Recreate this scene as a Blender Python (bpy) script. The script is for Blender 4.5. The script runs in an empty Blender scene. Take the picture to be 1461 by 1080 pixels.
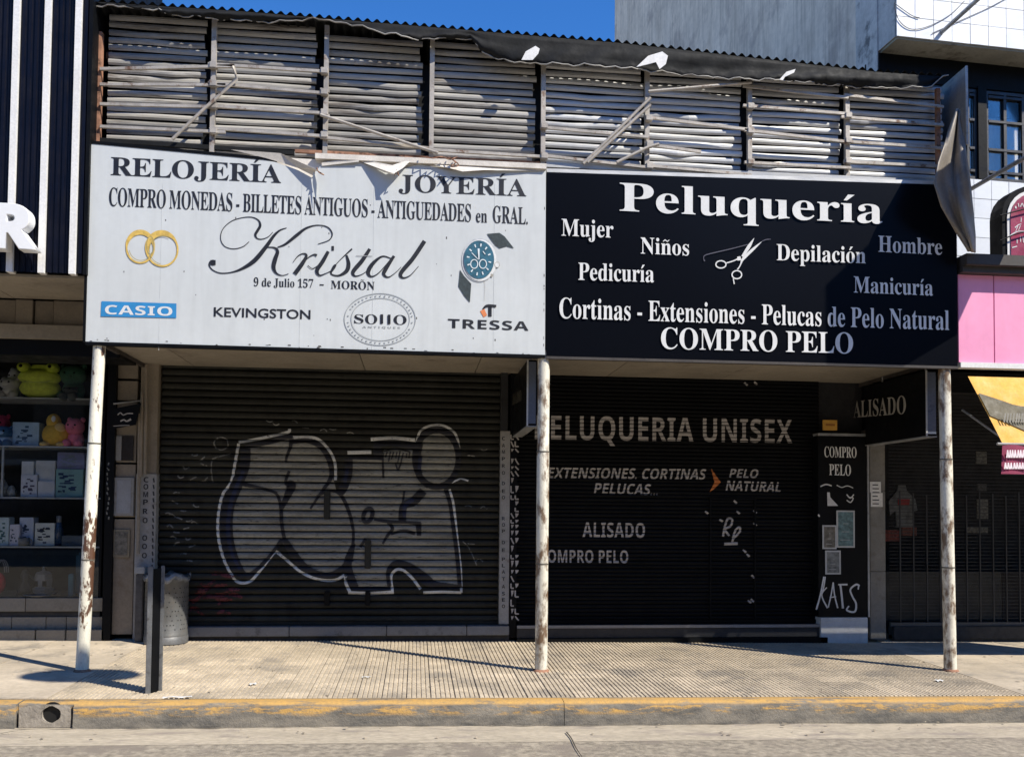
import bpy, bmesh, math, random
from mathutils import Vector, Matrix
from mathutils.geometry import tessellate_polygon
random.seed(7)
R = math.radians
sc = bpy.context.scene
col = sc.collection

# ------------------------------------------------------------------ camera
F, CX, YH = 1300.0, 730.5, 730.0
yaw, pitch, roll = R(6.0), R(2.1), R(0.5)
fw = Vector((math.sin(yaw)*math.cos(pitch), math.cos(yaw)*math.cos(pitch), math.sin(pitch)))
rt = Vector((math.cos(yaw), -math.sin(yaw), 0)); up = rt.cross(fw)
r2 = rt*math.cos(roll)+up*math.sin(roll); u2 = -rt*math.sin(roll)+up*math.cos(roll)
CY = YH - F*math.tan(pitch)
POS = Vector((0, -10.5, 1.5))
cam = bpy.data.cameras.new('camera'); co = bpy.data.objects.new('camera', cam); col.objects.link(co)
cam.sensor_width = 36; cam.lens = F/1461*36; cam.shift_y = (CY-540)/1461; cam.clip_end = 900; cam.clip_start = .05
m = Matrix.Identity(4)
for i in range(3):
    m[i][0] = r2[i]; m[i][1] = u2[i]; m[i][2] = -fw[i]; m[i][3] = POS[i]
co.matrix_world = m
sc.camera = co

# ------------------------------------------------------------------ sky, sun, exposure
SUN = Vector((2.36, -1.78, 2.95)).normalized()
el = math.asin(SUN.z); az = math.atan2(SUN.x, SUN.y)
w = bpy.data.worlds.new('World'); sc.world = w; w.use_nodes = True
nt = w.node_tree; bg = nt.nodes['Background']
sky = nt.nodes.new('ShaderNodeTexSky'); sky.sky_type = 'NISHITA'; sky.sun_disc = False
sky.sun_elevation = el; sky.sun_rotation = az
sky.altitude = 800; sky.air_density = 1.0; sky.dust_density = 0.0; sky.ozone_density = 5.0
hs = nt.nodes.new('ShaderNodeHueSaturation'); hs.inputs['Saturation'].default_value = 1.25; hs.inputs['Hue'].default_value = .508
nt.links.new(sky.outputs[0], hs.inputs['Color']); nt.links.new(hs.outputs[0], bg.inputs[0])
bg.inputs[1].default_value = 0.15
sl = bpy.data.lights.new('sun', 'SUN'); so = bpy.data.objects.new('sun', sl); col.objects.link(so)
sl.energy = 5.0; sl.angle = R(.5); sl.color = (1.0, .935, .82)
so.rotation_euler = SUN.to_track_quat('Z', 'Y').to_euler()
sc.view_settings.view_transform = 'Standard'; sc.view_settings.look = 'None'
sc.view_settings.exposure = 0.5; sc.view_settings.gamma = 1.0; sc.view_settings.use_curve_mapping = False
sc.cycles.max_bounces = 6; sc.cycles.transparent_max_bounces = 24

# ------------------------------------------------------------------ helpers
def ray(px, py): return fw + r2*((px-CX)/F) + u2*((CY-py)/F)
def at(px, py, Y=0.0):
    d = ray(px, py); return POS + d*((Y-POS.y)/d.y)
def atx(px, py, X):
    d = ray(px, py); return POS + d*((X-POS.x)/d.x)
def gz(x, y): return -0.009*max(-9, min(x, 12)) + 0.02*(max(-3.2, min(y, .3))+1.9)
def atg(px, py):
    d = ray(px, py); a = -0.009*POS.x + 0.02*(POS.y+1.9); dz = d.z + .009*d.x - .02*d.y
    t = (a-POS.z)/dz; return POS + d*t

def tag(o, label=None, cat=None, group=None, kind=None):
    if label: o['label'] = label
    if cat: o['category'] = cat
    if group: o['group'] = group
    if kind: o['kind'] = kind
    return o
def thing(name, label, cat, loc=(0, 0, 0), group=None):
    o = bpy.data.objects.new(name, None); col.objects.link(o); o.location = loc
    o.empty_display_size = .1
    return tag(o, label, cat, group)

class MB:
    """collects geometry in world coordinates"""
    def __init__(s): s.v = []; s.f = []; s.sm = []
    def add(s, vs, fs, smooth=False):
        n = len(s.v); s.v += [tuple(v) for v in vs]; s.f += [tuple(i+n for i in f) for f in fs]; s.sm += [smooth]*len(fs); return s
    def box(s, x0, y0, z0, x1, y1, z1, b=0.0):
        if x0 > x1: x0, x1 = x1, x0
        if y0 > y1: y0, y1 = y1, y0
        if z0 > z1: z0, z1 = z1, z0
        if b <= 0:
            vs = [(x, y, z) for x in (x0, x1) for y in (y0, y1) for z in (z0, z1)]
            return s.add(vs, [(0, 1, 3, 2), (4, 6, 7, 5), (0, 4, 5, 1), (2, 3, 7, 6), (0, 2, 6, 4), (1, 5, 7, 3)])
        bm = bmesh.new(); bmesh.ops.create_cube(bm, size=1)
        for v in bm.verts: v.co = Vector(((x0+x1)/2+v.co.x*(x1-x0), (y0+y1)/2+v.co.y*(y1-y0), (z0+z1)/2+v.co.z*(z1-z0)))
        bmesh.ops.bevel(bm, geom=bm.edges[:], offset=b, segments=2, affect='EDGES')
        s.addbm(bm); return s
    def addbm(s, bm, smooth=False):
        bm.verts.index_update(); s.add([v.co[:] for v in bm.verts], [[v.index for v in f.verts] for f in bm.faces], smooth); bm.free()
    def prism(s, pts, n):      # pts: closed polygon of Vectors, n: thickness vector
        k = len(pts); n = Vector(n); P = [Vector(p) for p in pts]
        tr = tessellate_polygon([P])
        fs = [tuple(t) for t in tr]+[tuple(i+k for i in reversed(t)) for t in tr]+[(i, (i+1) % k, (i+1) % k+k, i+k) for i in range(k)]
        return s.add(P+[p+n for p in P], fs)
    def tube(s, pts, r, seg=10, caps=True, smooth=True):
        P = [Vector(p) for p in pts]; rs = r if isinstance(r, (list, tuple)) else [r]*len(P)
        vs = []; N = len(P); prev = None
        for i, p in enumerate(P):
            t = (P[min(i+1, N-1)]-P[max(i-1, 0)]).normalized()
            a = t.cross(Vector((0, 0, 1)) if abs(t.z) < .9 else Vector((0, 1, 0))).normalized()
            if prev is not None and a.dot(prev) < 0: a = -a
            prev = a
            b = t.cross(a)
            vs += [p+(a*math.cos(2*math.pi*k/seg)+b*math.sin(2*math.pi*k/seg))*rs[i] for k in range(seg)]
        fs = [(i*seg+k, i*seg+(k+1) % seg, (i+1)*seg+(k+1) % seg, (i+1)*seg+k) for i in range(N-1) for k in range(seg)]
        s.add(vs, fs, smooth)
        if caps: s.add(vs[:seg], [tuple(range(seg))]); s.add(vs[-seg:], [tuple(reversed(range(seg)))])
        return s
    def bar(s, a, b, w, d=None):   # square bar from a to b
        a, b = Vector(a), Vector(b); d = d or w; t = (b-a).normalized()
        n = t.cross(Vector((0, 1, 0)) if abs(t.y) < .9 else Vector((1, 0, 0))).normalized()*w/2
        q = t.cross(n).normalized()*d/2
        vs = [p+i*n+j*q for p in (a, b) for i, j in ((-1, -1), (1, -1), (1, 1), (-1, 1))]
        return s.add(vs, [(0, 1, 2, 3), (7, 6, 5, 4)]+[(i, i+4, (i+1) % 4+4, (i+1) % 4) for i in range(4)])
    def ball(s, c, r, sub=3, noise=0.0):
        bm = bmesh.new(); bmesh.ops.create_icosphere(bm, subdivisions=sub, radius=1)
        rr = r if isinstance(r, (tuple, list)) else (r, r, r)
        for v in bm.verts:
            v.co = Vector((c[0]+v.co.x*rr[0], c[1]+v.co.y*rr[1], c[2]+v.co.z*rr[2]))
        s.addbm(bm, True); return s
    def lathe(s, c, prof, seg=28, smooth=True):
        vs = [(c[0]+r*math.cos(2*math.pi*k/seg), c[1]+r*math.sin(2*math.pi*k/seg), c[2]+z) for r, z in prof for k in range(seg)]
        return s.add(vs, [(i*seg+k, i*seg+(k+1) % seg, (i+1)*seg+(k+1) % seg, (i+1)*seg+k) for i in range(len(prof)-1) for k in range(seg)], smooth)
    def grid(s, fn, nu, nv, smooth=True):
        vs = [fn(u/nu, v/nv) for v in range(nv+1) for u in range(nu+1)]
        return s.add(vs, [(v*(nu+1)+u, v*(nu+1)+u+1, (v+1)*(nu+1)+u+1, (v+1)*(nu+1)+u) for v in range(nv) for u in range(nu)], smooth)
    def mesh(s, name, mt=None, fix=True):
        me = bpy.data.meshes.new(name); me.from_pydata(s.v, [], s.f)
        me.polygons.foreach_set('use_smooth', s.sm)
        if fix:
            bm = bmesh.new(); bm.from_mesh(me); bmesh.ops.recalc_face_normals(bm, faces=bm.faces); bm.to_mesh(me); bm.free()
        if mt: me.materials.append(mt)
        me.update(); return me
    def build(s, name, mt, parent=None, fix=True, **k):
        o = bpy.data.objects.new(name, s.mesh(name, mt, fix)); col.objects.link(o)
        if parent is not None:
            o.parent = parent; o.matrix_parent_inverse = inv(parent)
        tag(o, **k); return o
def inv(p):
    l = Matrix.Translation(-Vector(p.location))
    if p.parent: l = l @ Matrix.Translation(-Vector(p.parent.location)) if False else l
    return l
def B(x0, y0, z0, x1, y1, z1, b=0.0): return MB().box(x0, y0, z0, x1, y1, z1, b)
def jit(a): return random.uniform(-a, a)

# ------------------------------------------------------------------ materials
MC = {}
def mat(name, c, rough=.7, metal=0.0, var=.2, scale=3.0, bump=.15, bscale=40, dirt=None, da=.0, dscale=2.0, streak=0.0, spec=.5, rnd=0.0, alpha=0.0, fine=0.1, stretch=(1, 1, 1), zband=None):
    if name in MC: return MC[name]
    m = bpy.data.materials.new(name); m.use_nodes = True; t = m.node_tree; n = t.nodes; L = t.links
    b = n['Principled BSDF']; b.inputs['Roughness'].default_value = rough; b.inputs['Metallic'].default_value = metal
    b.inputs['Specular IOR Level'].default_value = spec
    g = n.new('ShaderNodeNewGeometry')
    mp = n.new('ShaderNodeMapping'); mp.inputs['Scale'].default_value = stretch; L.new(g.outputs['Position'], mp.inputs['Vector'])
    def noise(sc_, det=5, r=.6, vec=None):
        q = n.new('ShaderNodeTexNoise'); q.inputs['Scale'].default_value = sc_; q.inputs['Detail'].default_value = det; q.inputs['Roughness'].default_value = r
        L.new(vec or mp.outputs[0], q.inputs['Vector']); return q.outputs['Fac']
    def ramp(src, a, b_, c0=0, c1=1):
        q = n.new('ShaderNodeMapRange'); q.inputs['From Min'].default_value = a; q.inputs['From Max'].default_value = b_
        q.inputs['To Min'].default_value = c0; q.inputs['To Max'].default_value = c1; L.new(src, q.inputs['Value']); return q.outputs[0]
    def math_(op, a, b_):
        q = n.new('ShaderNodeMath'); q.operation = op
        for i, x in enumerate((a, b_)):
            if isinstance(x, (int, float)): q.inputs[i].default_value = x
            else: L.new(x, q.inputs[i])
        return q.outputs[0]
    def mix(f, a, b_, mode='MIX'):
        q = n.new('ShaderNodeMix'); q.data_type = 'RGBA'; q.blend_type = mode
        if isinstance(f, (int, float)): q.inputs[0].default_value = f
        else: L.new(f, q.inputs[0])
        for s_, x in ((6, a), (7, b_)):
            if isinstance(x, (tuple, list)): q.inputs[s_].default_value = (*x[:3], 1)
            else: L.new(x, q.inputs[s_])
        return q.outputs[2]
    v1 = ramp(noise(scale), .3, .7, 1-var, 1+var)
    v2 = ramp(noise(scale*14, 3), .3, .7, 1-fine, 1+fine)
    v = math_('MULTIPLY', v1, v2)
    if rnd:
        oi = n.new('ShaderNodeObjectInfo'); v = math_('MULTIPLY', v, ramp(oi.outputs['Random'], 0, 1, 1-rnd, 1+rnd))
    cc = n.new('ShaderNodeVectorMath'); cc.operation = 'SCALE'; cc.inputs[0].default_value = c[:3]; L.new(v, cc.inputs['Scale'])
    out = cc.outputs[0]
    if dirt:
        nz_ = noise(dscale, 8, .68)
        if zband:       # rust concentrated on one stretch of the pole
            sx_ = n.new('ShaderNodeSeparateXYZ'); L.new(g.outputs['Position'], sx_.inputs[0]); zc_, zw_ = (zband[0]+zband[1])/2, (zband[1]-zband[0])/2
            dz_ = math_('ABSOLUTE', math_('SUBTRACT', sx_.outputs['Z'], zc_), 0); nz_ = math_('ADD', nz_, ramp(dz_, zw_*.5, zw_*1.1, .085, 0))
        out = mix(ramp(nz_, .5+(.5-da)*.3, .54+(.5-da)*.3 if zband else .62+(.5-da)*.3), out, dirt)
    if streak:
        mp2 = n.new('ShaderNodeMapping'); mp2.inputs['Scale'].default_value = (9, 9, .7); L.new(g.outputs['Position'], mp2.inputs['Vector'])
        out = mix(ramp(noise(1.6, 6, .6, mp2.outputs[0]), .45, .75, 0, streak), out, (c[0]*.3, c[1]*.28, c[2]*.25))
    L.new(out, b.inputs['Base Color'])
    if bump:
        bp = n.new('ShaderNodeBump'); bp.inputs['Strength'].default_value = bump; bp.inputs['Distance'].default_value = .01
        L.new(noise(bscale, 4), bp.inputs['Height']); L.new(bp.outputs[0], b.inputs['Normal'])
    L.new(ramp(noise(scale*3), .3, .7, max(.05, rough-.12), min(1, rough+.12)), b.inputs['Roughness'])
    if alpha:
        L.new(ramp(noise(22, 6, .75), .22+alpha*.2, .32+alpha*.2), b.inputs['Alpha'])
    MC[name] = m; return m

M_tile = mat('ribbed_tile', (.455, .38, .275), .85, var=.2, scale=1.3, bump=.35, bscale=90, dirt=(.28, .24, .185), da=.45, dscale=1.9, rnd=.13, fine=.16)
M_slab = mat('slab_concrete', (.44, .37, .275), .88, var=.18, scale=1.5, bump=.35, bscale=70, dirt=(.27, .235, .185), da=.45, dscale=2.2, rnd=.1)
M_joint = mat('joint_mortar', (.24, .20, .15), .95)
M_road = mat('road_surface', (.285, .245, .185), .9, var=.1, scale=1.2, bump=.6, bscale=160, dirt=(.22, .185, .145), da=.45, dscale=3, fine=.4)
M_gutter = mat('gutter_concrete', (.39, .335, .25), .88, var=.15, scale=3, bump=.4, bscale=60, dirt=(.26, .22, .18), da=.4, dscale=5, stretch=(.35, 1, 1), fine=.2)
M_white = mat('sign_vinyl_white', (.575, .60, .60), .45, var=.05, scale=1.2, bump=.12, bscale=2.2, streak=.10, fine=.02)
M_whiteback = mat('torn_vinyl_back', (.62, .58, .52), .7, var=.15, scale=6, bump=.3, bscale=15)
M_black = mat('sign_vinyl_black', (.0022, .0028, .005), .3, var=.0, bump=0, spec=.12)
_r = M_black.node_tree.nodes['Principled BSDF'].inputs['Roughness']; M_black.node_tree.links.remove(_r.links[0])
M_ink = mat('black_ink', (.012, .013, .018), .5, var=.1, bump=0)
M_inkw = mat('white_ink', (.66, .665, .66), .5, var=.06, bump=0, fine=.05)
M_pole = mat('pole_paint', (.62, .59, .49), .5, var=.1, scale=4, bump=.2, bscale=30, dirt=(.15, .095, .055), da=.6, dscale=9, stretch=(1, 1, .45))
M_pole1 = mat('pole_rusty', (.68, .65, .54), .5, var=.1, scale=4, bump=.2, bscale=30, dirt=(.09, .04, .02), da=.26, dscale=7, stretch=(1.6, 1, .6), zband=(.4, 1.6))
M_galv = mat('galvanised_sheet', (.36, .345, .315), .6, metal=.1, var=.3, scale=2.5, bump=.15, bscale=14, dirt=(.15, .13, .11), da=.45, dscale=4, stretch=(.3, 1, 3), rnd=.25)
M_galv2 = mat('galvanised_bright', (.52, .52, .51), .45, metal=.25, rnd=.15, var=.2, scale=2.5, bump=.1, bscale=14, dirt=(.26, .25, .24), da=.22, dscale=6, stretch=(.35, 1, 3))
M_hood = mat('bitumen_flashing', (.010, .0105, .011), .7, spec=.2, var=.35, scale=3, bump=.3, bscale=18)
M_tube = mat('frame_steel', (.40, .365, .32), .5, metal=.2, var=.25, scale=6, dirt=(.14, .075, .045), da=.32, dscale=9)
M_rust = mat('rusty_steel', (.30, .15, .09), .8, var=.4, scale=8, dirt=(.1, .05, .03), da=.5, dscale=12)
M_slat = mat('shutter_slat_paint', (.024, .024, .020), .6, spec=.2, var=.25, scale=1.5, bump=.15, bscale=25, dirt=(.013, .012, .011), da=.35, dscale=4, streak=.35, rnd=.3)
M_slatk = mat('salon_slat_paint', (.0022, .0025, .0033), .6, spec=.12, var=.3, scale=2, bump=.1, dirt=(.007, .007, .008), da=.15, dscale=5, rnd=.2)
M_silver = mat('silver_spray', (.185, .185, .17), .5, metal=.1, var=.4, scale=6, bump=.1, alpha=.52, fine=.3, stretch=(.3, 1, 2))
M_sprayk = mat('black_spray', (.005, .006, .012), .5, var=.3, bump=0, alpha=.05)
M_sprayn = mat('navy_spray', (.010, .016, .05), .5, var=.3, bump=0, alpha=.2)
M_sprayw = mat('white_spray', (.36, .37, .37), .6, var=.2, bump=0, alpha=.35)
M_sprayf = mat('faint_spray', (.16, .16, .15), .6, var=.3, bump=0, alpha=.8)
M_sprayr = mat('red_spray', (.10, .015, .02), .6, var=.3, bump=0, alpha=.9)
M_stencil = mat('stencil_paint', (.36, .34, .325), .6, var=.15, bump=0, alpha=.15)
M_sill = mat('painted_sill', (.15, .155, .165), .55, var=.15, scale=4, dirt=(.07, .07, .07), da=.35, dscale=6)
M_dark = mat('dark_stone', (.018, .018, .02), .7, var=.2, scale=5)
M_soff = mat('soffit_board', (.25, .22, .175), .75, var=.14, scale=2, bump=.12, dirt=(.17, .14, .11), da=.25, dscale=2.2, rnd=.08)
M_beige = mat('beige_panel', (.22, .185, .14), .7, var=.15, scale=3, dirt=(.17, .13, .09), da=.3, dscale=4)
M_colw = mat('pilaster_paint', (.27, .265, .255), .65, var=.12, scale=4, dirt=(.17, .15, .13), da=.3, dscale=7, streak=.2)
M_blk = mat('black_paint', (.0035, .004, .005), .5, spec=.12, var=.2, bump=.08)
M_clad = mat('black_cladding', (.004, .005, .012), .4, spec=.2, var=.25, scale=2, bump=.06, streak=.2)
M_wht = mat('white_paint', (.74, .73, .71), .45, var=.07, bump=.05)
M_steelw = mat('grey_steel', (.32, .33, .34), .4, metal=.35, var=.2, scale=8, dirt=(.12, .11, .1), da=.3, dscale=14)
M_bin = mat('bin_metal', (.10, .10, .097), .5, metal=.15, var=.22, scale=7, bump=.15, dirt=(.12, .11, .10), da=.3, dscale=12)
M_bag = mat('bin_bag', (.16, .165, .17), .3, var=.5, scale=14, bump=.5, bscale=30)
M_yel = mat('worn_yellow', (.62, .36, .10), .8, var=.25, scale=5, bump=.3)
M_wall = mat('party_wall', (.74, .63, .52), .9, var=.22, scale=.55, bump=.3, bscale=20, dirt=(.50, .42, .36), da=.38, dscale=1.2, streak=.5, fine=.1)
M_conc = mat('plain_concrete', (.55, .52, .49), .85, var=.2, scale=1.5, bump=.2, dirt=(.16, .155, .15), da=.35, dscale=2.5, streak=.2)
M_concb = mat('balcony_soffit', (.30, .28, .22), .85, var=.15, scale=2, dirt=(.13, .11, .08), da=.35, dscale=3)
M_glaz = mat('white_wall_tile', (.74, .76, .78), .35, var=.05, scale=1, bump=.05, rnd=.04, fine=.03)
M_grout = mat('tile_grout', (.38, .38, .37), .9)
M_frame = mat('dark_window_frame', (.022, .023, .027), .45, var=.15)
M_curt = mat('window_curtain', (.80, .76, .66), .8, var=.25, scale=3, stretch=(3, 1, .5))
M_pink = mat('pink_panel', (.84, .33, .52), .5, var=.07, scale=1, bump=.1, bscale=3, streak=.06, fine=.03)
M_brownk = mat('dark_brown_trim', (.045, .038, .034), .6, var=.2)
M_yawn = mat('yellow_awning', (.72, .38, .055), .7, var=.1, scale=3, bump=.35, bscale=6)
M_awnk = mat('awning_black_band', (.10, .085, .05), .7, var=.25, scale=6)
M_maroon = mat('maroon_fabric', (.22, .02, .06), .6, var=.2, scale=3, bump=.1)
M_cheek = mat('hoarding_side_sheet', (.21, .187, .16), .6, metal=.1, var=.18, scale=2.5, bump=.2, bscale=7, dirt=(.10, .10, .11), da=.3, dscale=4)
M_marble = mat('marble_pilaster', (.16, .155, .14), .5, var=.2, scale=5, dirt=(.13, .12, .1), da=.4, dscale=9)
M_paper = mat('paper', (.62, .62, .60), .8, var=.06, bump=.05)
M_grille = mat('grille_steel', (.030, .030, .032), .5, metal=.2, var=.2)
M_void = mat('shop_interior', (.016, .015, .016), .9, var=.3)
M_stone = mat('window_sill_stone', (.20, .18, .145), .7, var=.15, scale=3, dirt=(.15, .13, .10), da=.3, dscale=6, rnd=.1)
M_shelf = mat('shelf_edge', (.45, .46, .45), .5, var=.1)
def lite(c): return tuple(min(.8, v*2.5+.006) for v in c)
def flat(name, c, rough=.7, **k): return mat(name, c, rough, var=k.pop('var', .12), scale=k.pop('scale', 9), bump=k.pop('bump', .1), **k)
def glass(name, tint=(.9, .95, .95), refl=.12):
    m = bpy.data.materials.new(name); m.use_nodes = True; t = m.node_tree; n = t.nodes; L = t.links
    n.remove(n['Principled BSDF']); o = n['Material Output']
    tr = n.new('ShaderNodeBsdfTransparent'); tr.inputs[0].default_value = (*tint, 1)
    gl = n.new('ShaderNodeBsdfGlossy'); gl.inputs['Roughness'].default_value = .02
    fr = n.new('ShaderNodeFresnel'); fr.inputs[0].default_value = 1.45
    ad = n.new('ShaderNodeMath'); ad.operation = 'ADD'; ad.inputs[1].default_value = refl; L.new(fr.outputs[0], ad.inputs[0])
    mx = n.new('ShaderNodeMixShader'); L.new(ad.outputs[0], mx.inputs[0]); L.new(tr.outputs[0], mx.inputs[1]); L.new(gl.outputs[0], mx.inputs[2])
    L.new(mx.outputs[0], o.inputs[0]); return m
M_glass = glass('shop_glass', (.97, .98, .98), 0.0)
M_glassb = glass('office_glass', (.95, .96, .95), .0)

# ------------------------------------------------------------------ lettering
SER = (0x1D400, 0x1D41A, 0x1D7CE); SAN = (0x1D5D4, 0x1D5EE, 0x1D7EC); REG = None; MED = (65, 97, 48, .016); SCR = (0x1D4D0, 0x1D4EA, None)
GC = {}
def _raw(ch, st):
    c = ch
    if st:
        if 'A' <= ch <= 'Z': c = chr(st[0]+ord(ch)-65)
        elif 'a' <= ch <= 'z': c = chr(st[1]+ord(ch)-97)
        elif st[2] and '0' <= ch <= '9': c = chr(st[2]+ord(ch)-48)
    return c
def _mesh(body, off=0.0):
    cu = bpy.data.curves.new('glyph', 'FONT'); cu.body = body; cu.size = 1; cu.resolution_u = 4; cu.offset = off; cu.fill_mode = 'FRONT'
    o = bpy.data.objects.new('glyph', cu); col.objects.link(o); bpy.context.view_layer.update()
    me = bpy.data.meshes.new_from_object(o.evaluated_get(bpy.context.evaluated_depsgraph_get()))
    vs = [(v.co.x, v.co.y) for v in me.vertices]; fs = [tuple(p.vertices) for p in me.polygons]
    bpy.data.meshes.remove(me); bpy.data.objects.remove(o); bpy.data.curves.remove(cu); return vs, fs
def _w(body):
    v = _mesh(body)[0]; return max(p[0] for p in v)
ACC = {'Í': ('I', 'a'), 'í': ('i', 'a'), 'ó': ('o', 'a'), 'ñ': ('n', 't'), 'Õ': ('O', 't'), 'Ñ': ('N', 't')}
def glyph(ch, st):
    key = (ch, st)
    if key in GC: return GC[key]
    if ch == ' ': GC[key] = ([], [], .27); return GC[key]
    base, ac = ACC.get(ch, (ch, None)); r = _raw(base, st); H = _raw('H', st)
    vs, fs = _mesh(r, st[3] if st and len(st) > 3 else 0); adv = _w(r+H)-_w(H)
    if ac:
        top = max(v[1] for v in vs)
        if base == 'i':
            keep = [f for f in fs if not all(vs[i][1] > .52 for i in f)]
            fs = keep; top = .47
        cx = (min(v[0] for v in vs)+max(v[0] for v in vs))/2
        n = len(vs); y = top+.06; h = .15
        if ac == 'a':
            vs = vs+[(cx-.07, y), (cx-.01, y), (cx+.13, y+h), (cx+.01, y+h)]; fs = fs+[(n, n+1, n+2, n+3)]
        else:
            vs = vs+[(cx-.17, y+.02), (cx-.15, y), (cx-.06, y+.06), (cx-.06, y+.11), (cx+.06, y+.04), (cx+.06, y+.0), (cx+.15, y+.06), (cx+.17, y+.11)]
            fs = fs+[(n, n+1, n+2, n+3), (n+3, n+2, n+5, n+4), (n+4, n+5, n+6, n+7)]
    GC[key] = (vs, fs, adv); return GC[key]
CAPH = {}
def text2d(s, st, track=0.0):
    """verts in (u 0..1 of the width, v in cap heights)"""
    if st not in CAPH: CAPH[st] = max(v[1] for v in glyph('H', st)[0])
    x = 0; V = []; Fc = []
    for ch in s:
        vs, fs, adv = glyph(ch, st); n = len(V)
        V += [(x+a, b) for a, b in vs]; used = set(i for f in fs for i in f)
        Fc += [tuple(i+n for i in f) for f in fs]; x += adv+track
    us = set(i for f in Fc for i in f); x0 = min(V[i][0] for i in us); x1 = max(V[i][0] for i in us)
    return [((a-x0)/(x1-x0), b/CAPH[st]) for a, b in V], Fc
def text_mb(s, st, p0, p1, cap, off, mb=None, track=0.0, slant=0.0, upv=(0, 0, 1)):
    """p0,p1 world baseline ends; cap height m; off = vector off the surface"""
    mb = mb or MB(); V, Fc = text2d(s, st, track); p0, p1, off, upv = Vector(p0), Vector(p1), Vector(off), Vector(upv)
    dr = (p1-p0).normalized()
    mb.add([p0+(p1-p0)*u+upv*(v*cap)+dr*(v*cap*slant)+off for u, v in V], Fc); return mb
def txt(s, st, a, b, cap, Y, off=.003, mb=None, **k):
    """a, b: baseline ends and cap height measured on the photo, put on the plane Y"""
    p0, p1 = at(*a, Y), at(*b, Y); c = (at(a[0], a[1]-cap, Y)-p0).length
    return text_mb(s, st, p0, p1, c, (0, -off, 0), mb, **k)
def spline(P, n=6):
    out = []
    for i in range(len(P)-1):
        p0, p1, p2, p3 = P[max(i-1, 0)], P[i], P[i+1], P[min(i+2, len(P)-1)]
        for k in range(n):
            t = k/n
            out.append(tuple(.5*((2*b)+(c-a)*t+(2*a-5*b+4*c-d)*t*t+(3*b-a-3*c+d)*t**3) for a, b, c, d in zip(p0, p1, p2, p3)))
    out.append(tuple(P[-1])); return out
STG = [0]
def stroke(mb, P, Y, off=.003, scale=1, org=(0, 0), w=None, closed=False, n=6, X=None):
    """P: (x,y,width) in photo pixels, drawn as a ribbon of paint lying on plane Y"""
    P = [(p[0]/scale+org[0], p[1]/scale+org[1], (p[2] if len(p) > 2 else w)/scale) for p in P]
    S = spline(P, n); STG[0] = (STG[0]+1) % 12; o = off+STG[0]*.00025
    V = []
    for i, s in enumerate(S):
        a, b = S[max(i-1, 0)], S[min(i+1, len(S)-1)]
        dx, dy = b[0]-a[0], b[1]-a[1]; l = math.hypot(dx, dy) or 1; nx, ny = -dy/l*s[2]/2, dx/l*s[2]/2
        for q in (1, -1):
            p = at(s[0]+nx*q, s[1]+ny*q, Y); V.append((p.x, p.y-o, p.z))
    mb.add(V, [(2*i, 2*i+1, 2*i+3, 2*i+2) for i in range(len(S)-1)]); return mb
def ell(cx, cy, rx, ry, w, n=24, a0=0, a1=360, rot=0):
    o = []
    for i in range(n+1):
        t = R(a0+(a1-a0)*i/n); x, y = rx*math.cos(t), ry*math.sin(t)
        ww = w(t) if callable(w) else w
        o.append((cx+x*math.cos(R(rot))-y*math.sin(R(rot)), cy+x*math.sin(R(rot))+y*math.cos(R(rot)), ww))
    return o
def patch(mb, P, Y, off=.003, scale=1, org=(0, 0)):
    STG[0] = (STG[0]+1) % 12
    V = []
    for p in P:
        q = at(p[0]/scale+org[0], p[1]/scale+org[1], Y); V.append(Vector((q.x, q.y-off-STG[0]*.00025, q.z)))
    mb.add(V, [tuple(t) for t in tessellate_polygon([V])]); return mb
def drape(mb, z0, pitch, prof, bands=None):
    """cut the painted mesh at every slat break and lay it onto the slat profile"""
    bm = bmesh.new(); vs = [bm.verts.new(v) for v in mb.v]
    for f in mb.f:
        try: bm.faces.new([vs[i] for i in f])
        except ValueError: pass
    zs = [v.co.z for v in bm.verts]; lo, hi = min(zs), max(zs)
    for k in range(int((lo-z0)/pitch)-1, int((hi-z0)/pitch)+2):
        for t, _ in prof[:-1]:
            z = z0+(k+t)*pitch
            if lo < z < hi: bmesh.ops.bisect_plane(bm, geom=bm.verts[:]+bm.edges[:]+bm.faces[:], plane_co=(0, 0, z), plane_no=(0, 0, 1))
    for v in bm.verts:
        t = ((v.co.z-z0)/pitch) % 1.0
        for (a, ya), (b, yb) in zip(prof, prof[1:]):
            if a <= t <= b: v.co.y += ya+(yb-ya)*(t-a)/(b-a); break
    r = MB(); r.addbm(bm); return r

# ================================================================== GROUND
street = MB().grid(lambda u, v: ((u-.5)*240, -3.28-v*120, -.30+0*u), 8, 8, False)
KY0, KY1 = -3.13, -2.95      # kerb front and back
def kz(x): return gz(x, -3.0)
so_ = MB()
so_.add([(-120, -3.69, kz(-9)-.180), (-9, -3.69, kz(-9)-.180), (12, -3.69, kz(12)-.180), (120, -3.69, kz(12)-.180),
         (-120, -140, kz(-9)-.05), (-9, -140, kz(-9)-.05), (12, -140, kz(12)-.05), (120, -140, kz(12)-.05)], [(0, 1, 5, 4), (1, 2, 6, 5), (2, 3, 7, 6)])
so_.build('street', M_road, kind='structure')
gut = MB()
def gy(u): return -9+21*u
gut.grid(lambda u, v: (-14+31*u, -3.70+v*.62, kz(-14+31*u)-.1785+.004*math.sin(u*60)*v-.012*(v > .6)), 60, 4, True)
gut.build('gutter', M_gutter, kind='structure')
crk = MB()
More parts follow.
